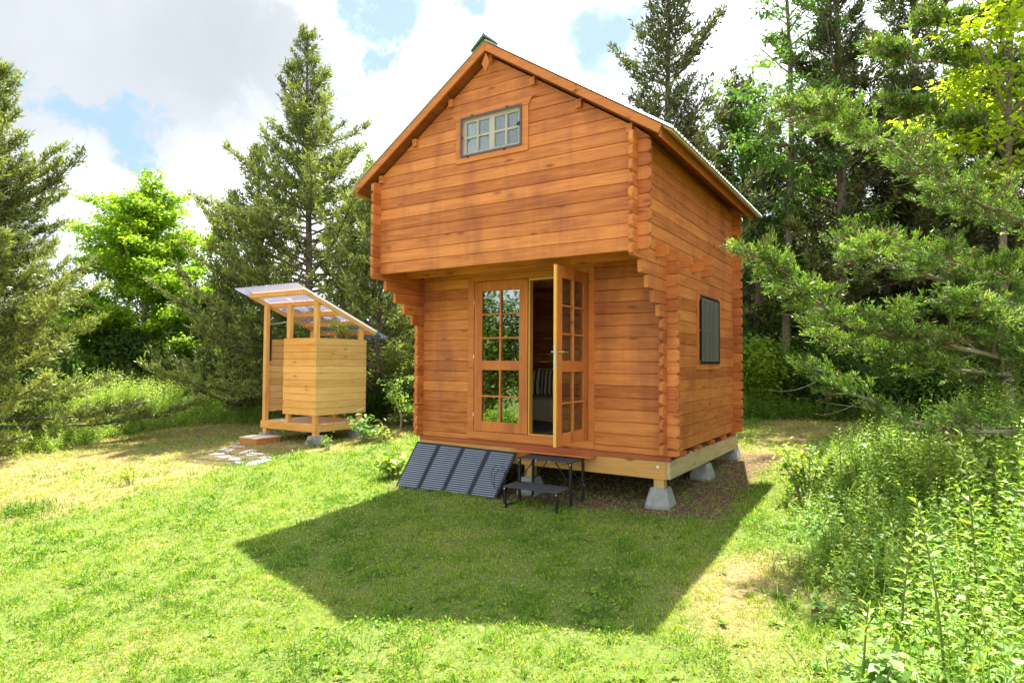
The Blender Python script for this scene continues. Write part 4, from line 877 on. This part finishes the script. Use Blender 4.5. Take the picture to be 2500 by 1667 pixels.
# thicket on the right, close to the camera
RX = np.array([.9, 1.03, 1.2, 1.42, 1.55, 1.66, 1.75]); RY = np.array([4.6, 1.9, 0, -1.4, -2.3, -2.9, -3.6])
def right_pts(n, wmax, ymin=-3.75, ymax=4.6, pw=1.0):
    y = rng.uniform(ymin, ymax, n); e = np.interp(y, RY[::-1], RX[::-1]); d = rng.rand(n)**pw*wmax; return e+d+rng.normal(0, .07, n), y, d
def thick(n, lab, wmax, k, nl, ll, lw, tone, grass, m, ymin=-3.9, ymax=4.6, hmul=1.):
    x, y, d = right_pts(n, wmax, ymin, ymax); sel = noise2(x, y, 2.2, 20+k) > -.25; x, y, d = x[sel], y[sel], d[sel]
    hh = np.clip(.08+(.50-.06*np.clip(y+1, 0, 3))*d, .07, .72)*rng.uniform(.45, 1.25, len(x))*np.clip(1+.1*(y+2), .8, 1.3)*(1+.35*noise2(x, y, 3.5, 6))*hmul
    herbs('undergrowth', lab, x, y, hh, rng, nl, ll, lw, m, tone, grass=grass)
thick(2300, 'thicket of mixed small leaved weeds along the right edge of the lawn', 3.2, 1, 18, .056, .026, .68, 2.2, weedL)
thick(1700, 'patches of darker narrow leaved weeds inside the right thicket', 3.2, 2, 22, .085, .016, .52, 1.5, weedL, hmul=1.1)
thick(1200, 'patches of broad leaved herbs inside the right thicket', 2.8, 3, 10, .085, .048, .62, 0, paleL, hmul=.8)
thick(900, 'dry yellow brown stems and grass scattered through the right thicket', 3.2, 4, 7, .03, .010, .95, 4.0, weedL, hmul=1.0)
# single leafy stalks and bramble shrubs one can tell apart in the thicket
def stalk(label, x, y, H, seed, nl=26, ll=.12, lw=.032, m=weedL, tone=.5, group='tall weed stalks in the right thicket'):
    r = np.random.RandomState(seed); gz = float(ground_z(x, y)); root = thing('weed_stalk', label, 'weed', (x, y, gz), group); ln = r.normal(0, .06, 2)
    P0 = np.array([[x+ln[0]*s*s, y+ln[1]*s*s, gz+H*s] for s in np.linspace(0, 1, 7)]); MB().tube(P0, [.006*(1-k/8)+.0015 for k in range(7)], 6).build('stem', stemM, root)
    u = .1+.9*np.arange(nl)/nl; B, tn = interp_path(P0, u); a = np.arange(nl)*2.2+r.normal(0, .2, nl); el = .3+.6*u
    D_ = np.stack([np.cos(a)*np.cos(el), np.sin(a)*np.cos(el), np.sin(el)], 1); sz = (1.1-.6*u)*r.uniform(.8, 1.15, nl)
    quadmesh('leaves', kites(B, D_, ll*sz, lw*sz, r, flat=1.5, droop=.3, belly=.4), tone+r.normal(0, .1, nl)+.25*(u-.5), m, root)
for k, (x, y, H, lab) in enumerate([(2.28, -2.75, .95, 'tallest leafy weed stalk at the lower right, right of the pale bramble'), (2.62, -2.9, .9, 'weed stalk nearest the lower right corner of the picture'),
 (2.1, -2.2, .75, 'weed stalk just behind the pale bramble'), (2.5, -1.4, 1.1, 'weed stalk in the middle of the right thicket, in front of the cedar boughs'), (1.6, .3, .85, 'lone weed stalk on the lawn side of the thicket near the corner shrub'),
 (2.3, .1, 1.1, 'weed stalk beside the yellow green shrub under the cedar boughs'), (2.85, -2.1, 1.15, 'tall weed stalk at the right picture edge'), (1.95, -2.95, .5, 'short weed stalk standing in front of the pale bramble')]):
    stalk(lab, x, y, H, 100+k, nl=34, tone=.42+.06*(k % 4))
bush('bramble_bush', 'pale broad leaved bramble at the lower right lawn edge', (1.98, -3.0), .28, .3, .34, 71, 300, paleL, ll=.062, lw=.045, tone=.6, cat='bramble', flat=1.2, nst=9)
bush('bramble_bush', 'sunlit shrub at the top left corner of the right thicket', (1.25, .75), .38, .38, .66, 72, 900, weedL, ll=.065, lw=.036, tone=.72, cat='bramble', flat=1, nst=12)
bush('bramble_bush', 'dense twiggy shrub in the middle of the right thicket', (2.15, .9), .6, .6, .62, 73, 3200, weedL, ll=.05, lw=.03, tone=.5, cat='bramble', flat=.6, nst=16)
bush('bramble_bush', 'shrub with yellow green leaves under the near cedar boughs', (2.6, .3), .5, .5, 1.0, 74, 1500, weedL, ll=.07, lw=.042, tone=.78, cat='bramble', flat=.8, nst=12)
bush('bramble_bush', 'leafy shrub at the far right edge of the thicket', (3.1, -.9), .6, .6, 1.1, 75, 3000, weedL, ll=.06, lw=.034, tone=.42, cat='bramble', flat=.6, nst=14)
# small plants set in the lawn
bush('young_rhododendron', 'young broad leaved plant in front of the right side of the shower', (-6.9, 2.45), .34, .3, .62, 81, 150, paleL, ll=.17, lw=.055, tone=.5, cat='plant', flat=.6, nst=9)
bush('young_rhododendron', 'small bright plant right beside the broad leaved one', (-6.55, 2.55), .22, .2, .38, 82, 80, weedL, ll=.12, lw=.05, tone=.75, cat='plant', flat=.6, nst=7)
bush('seedling', 'small thin seedling in front of the shower pier', (-6.86, 1.45), .14, .14, .40, 83, 110, bushL, ll=.05, lw=.026, tone=.75, cat='plant', nst=5)
bush('seedling', 'dark low seedling beside the shower pier', (-7.35, 1.70), .28, .16, .22, 84, 260, bushL, ll=.045, lw=.025, tone=.55, cat='plant', nst=6)
bush('seedling', 'yellow green forked seedling on the dry grass at the left', (-7.39, -1.68), .22, .16, .34, 85, 70, yellowL, ll=.055, lw=.032, tone=.5, cat='plant', nst=4)
bush('hydrangea', 'bright round leaved plant at the left end of the solar panel', (-3.95, .12), .24, .26, .42, 86, 210, weedL, ll=.11, lw=.075, tone=.62, cat='plant', flat=.9, nst=9)
leafy('sapling', 'slender sapling standing left of the cabin corner', (-6.87, 3.3), 1.15, lambda t: .22, 87, limbs=9, t0=.45, ll=.07, lw=.04, m=weedL, tone=.6, dens=1.3, rt=.004)
x = -7.07+rng.normal(0, .22, 170); y = -3.15+rng.normal(0, .14, 170); o = herbs('grass_tuft', 'dark green tuft of taller grass at the left picture edge', x, y, rng.uniform(.06, .2, 170), rng, 5, .05, .014, bushL, .6, grass=3.)
o['category'] = 'grass tuft'; o['kind'] = 'thing'
# ------------------------------------------------------------------ grass
def lawn():
    rng = np.random.RandomState(4); out = []; 
    def emit(r0, r1, dn, pw, wmul):
        th0, th1 = -1.30, .42; A = .5*(r1*r1-r0*r0)*(th1-th0); n = int(A*dn*(1 if pw == 0 else 1))
        if pw == 0: r = np.sqrt(rng.uniform(r0*r0, r1*r1, n))
        else: n = int(dn*r0*r0*math.log(r1/r0)*(th1-th0)); r = r0*np.exp(rng.rand(n)*math.log(r1/r0))
        th = rng.uniform(th0, th1, n); return CAM[0]+r*np.sin(th), CAM[1]+r*np.cos(th), r
    X, Y, Rr = [np.concatenate(q) for q in zip(emit(2.0, 5.0, 6500, 0, 1), emit(5.0, 26, 7200, 2, 1))]
    keep = np.ones(len(X), bool)
    for poly in STONES:
        pc = np.mean(np.array(poly), 0); rad = .75*np.mean([np.hypot(*(np.array(q)-pc)) for q in poly]); keep &= (np.hypot(X-pc[0], Y-pc[1]) > rad)
    di = dirt(X, Y); keep &= rng.rand(len(X)) > di*.55
    ebank = np.interp(Y, eyy[:7], ex[:7]); keep &= ~((X < ebank-.6) & (Y < 4))
    X, Y, Rr = X[keep], Y[keep], Rr[keep]; n = len(X); dr = dryness(X, Y); di = di[keep]
    clump = noise2(X, Y, 9, 12); lush = noise2(X, Y, 2.7, 9); sc = np.maximum(1, Rr/5)**.9
    keepc = rng.rand(n) < .58+.6*np.clip(clump, -.6, .8); X, Y, Rr, dr, di, clump, lush, sc = [q[keepc] for q in (X, Y, Rr, dr, di, clump, lush, sc)]; n = len(X)
    straw = rng.rand(n) < (.10+.68*dr+.5*di); H = (.026+.028*rng.rand(n)+.026*np.clip(clump+.2*lush, 0, 1)*(~straw))*(1-.35*dr)*(1+.25*(sc-1))
    tall = rng.rand(n) < .10*(clump > .1)*(lush > -.2); H = np.where(tall & ~straw, H*1.9, H)
    lean = np.where(straw, 1.6, .55); D_ = nz(np.stack([rng.normal(0, 1, n)*lean*.6, rng.normal(0, 1, n)*lean*.6, np.where(straw, .35, 1.0)*np.ones(n)], 1))
    P = np.stack([X, Y, ground_z(X, Y)+np.where(straw, .008+.014*rng.rand(n), -.002)], 1)
    tone = np.where(straw, rng.normal(.82, .09, n), (.36-.20*lush-.13*clump)+.25*dr+rng.normal(0, .14, n)); tone = np.where(straw, tone, np.clip(tone, 0, .68))
    Lf = np.where(straw, .028+.03*rng.rand(n), H); V = kites(P, D_, Lf*np.where(straw, sc**.5, 1), (.0058+.0025*tall)*sc*rng.uniform(.6, 1.35, n)*np.where(straw, .6, 1), rng, belly=.35, droop=.25)
    # clover and plantain leaves lying flat among the blades
    q = rng.rand(n) < .16*(1-dr)*np.clip(.6+lush, .1, 1); a = rng.rand(q.sum())*6.28; Dc = nz(np.stack([np.cos(a), np.sin(a), rng.normal(.25, .3, q.sum())], 1)); Pc = P[q]+UP*.018+UP*(rng.rand(q.sum())*.014)[:, None]
    V2 = kites(Pc, Dc, .017*sc[q]*rng.uniform(.7, 1.8, q.sum()), .013*sc[q]*rng.uniform(.8, 1.5, q.sum()), rng, flat=1.5)
    o = quadmesh('grass', np.concatenate([V, V2]), np.concatenate([tone, rng.normal(.36, .1, q.sum())]), grassM)
    # bunches of longer blades and broad rosettes
    o['kind'] = 'stuff'
    x, y, rr = [np.concatenate(q) for q in zip(emit(2.2, 5.5, 34, 0, 1), emit(5.5, 16, 30, 2, 1))]
    ok = (dirt(x, y) < .3) & (rng.rand(len(x)) > dryness(x, y)*1.1) & (noise2(x, y, 3.1, 41) > -.35); x, y, rr = x[ok], y[ok], rr[ok]; nt_ = len(x)
    cnt = rng.randint(9, 26, nt_); ix = np.repeat(np.arange(nt_), cnt); m_ = len(ix); a = rng.rand(m_)*6.28; sp_ = rng.uniform(.1, .95, m_); sc2 = np.maximum(1, rr/6)[ix]**.5
    Pt = np.stack([x[ix]+rng.normal(0, .012, m_), y[ix]+rng.normal(0, .012, m_), ground_z(x[ix], y[ix])-.003], 1); Dt = nz(np.stack([np.cos(a)*sp_, np.sin(a)*sp_, np.ones(m_)], 1))
    hT = rng.uniform(.035, .085, nt_)[ix]*rng.uniform(.6, 1.15, m_)*sc2; t1 = (rng.uniform(.12, .5, nt_))[ix]+rng.normal(0, .06, m_)
    V3 = kites(Pt, Dt, hT, rng.uniform(.005, .0095, m_)*sc2, rng, belly=.4, droop=.3)
    x, y, rr = [np.concatenate(q) for q in zip(emit(2.2, 5.5, 9, 0, 1), emit(5.5, 12, 8, 2, 1))]; ok = (dirt(x, y) < .2); x, y = x[ok], y[ok]; nr = len(x); cnt = rng.randint(4, 8, nr); ix = np.repeat(np.arange(nr), cnt); m2 = len(ix)
    a = rng.rand(m2)*6.28; Pr = np.stack([x[ix], y[ix], ground_z(x[ix], y[ix])+.012], 1); Dr = nz(np.stack([np.cos(a), np.sin(a), rng.uniform(.1, .8, m2)], 1)); lr = rng.uniform(.03, .065, nr)[ix]
    V4 = kites(Pr, Dr, lr, lr*rng.uniform(.35, .6, m2), rng, flat=1.5, belly=.55, droop=.15)
    tag(quadmesh('lawn_weeds', np.concatenate([V3, V4]), np.concatenate([t1, rng.normal(.30, .07, m2)]), grassM), 'bunches of longer grass and broad leaved rosettes in the lawn', kind='stuff')
    tag(o, 'short mown lawn grass with clover and dry straw', 'grass', kind='stuff'); print('blades', n)
lawn()
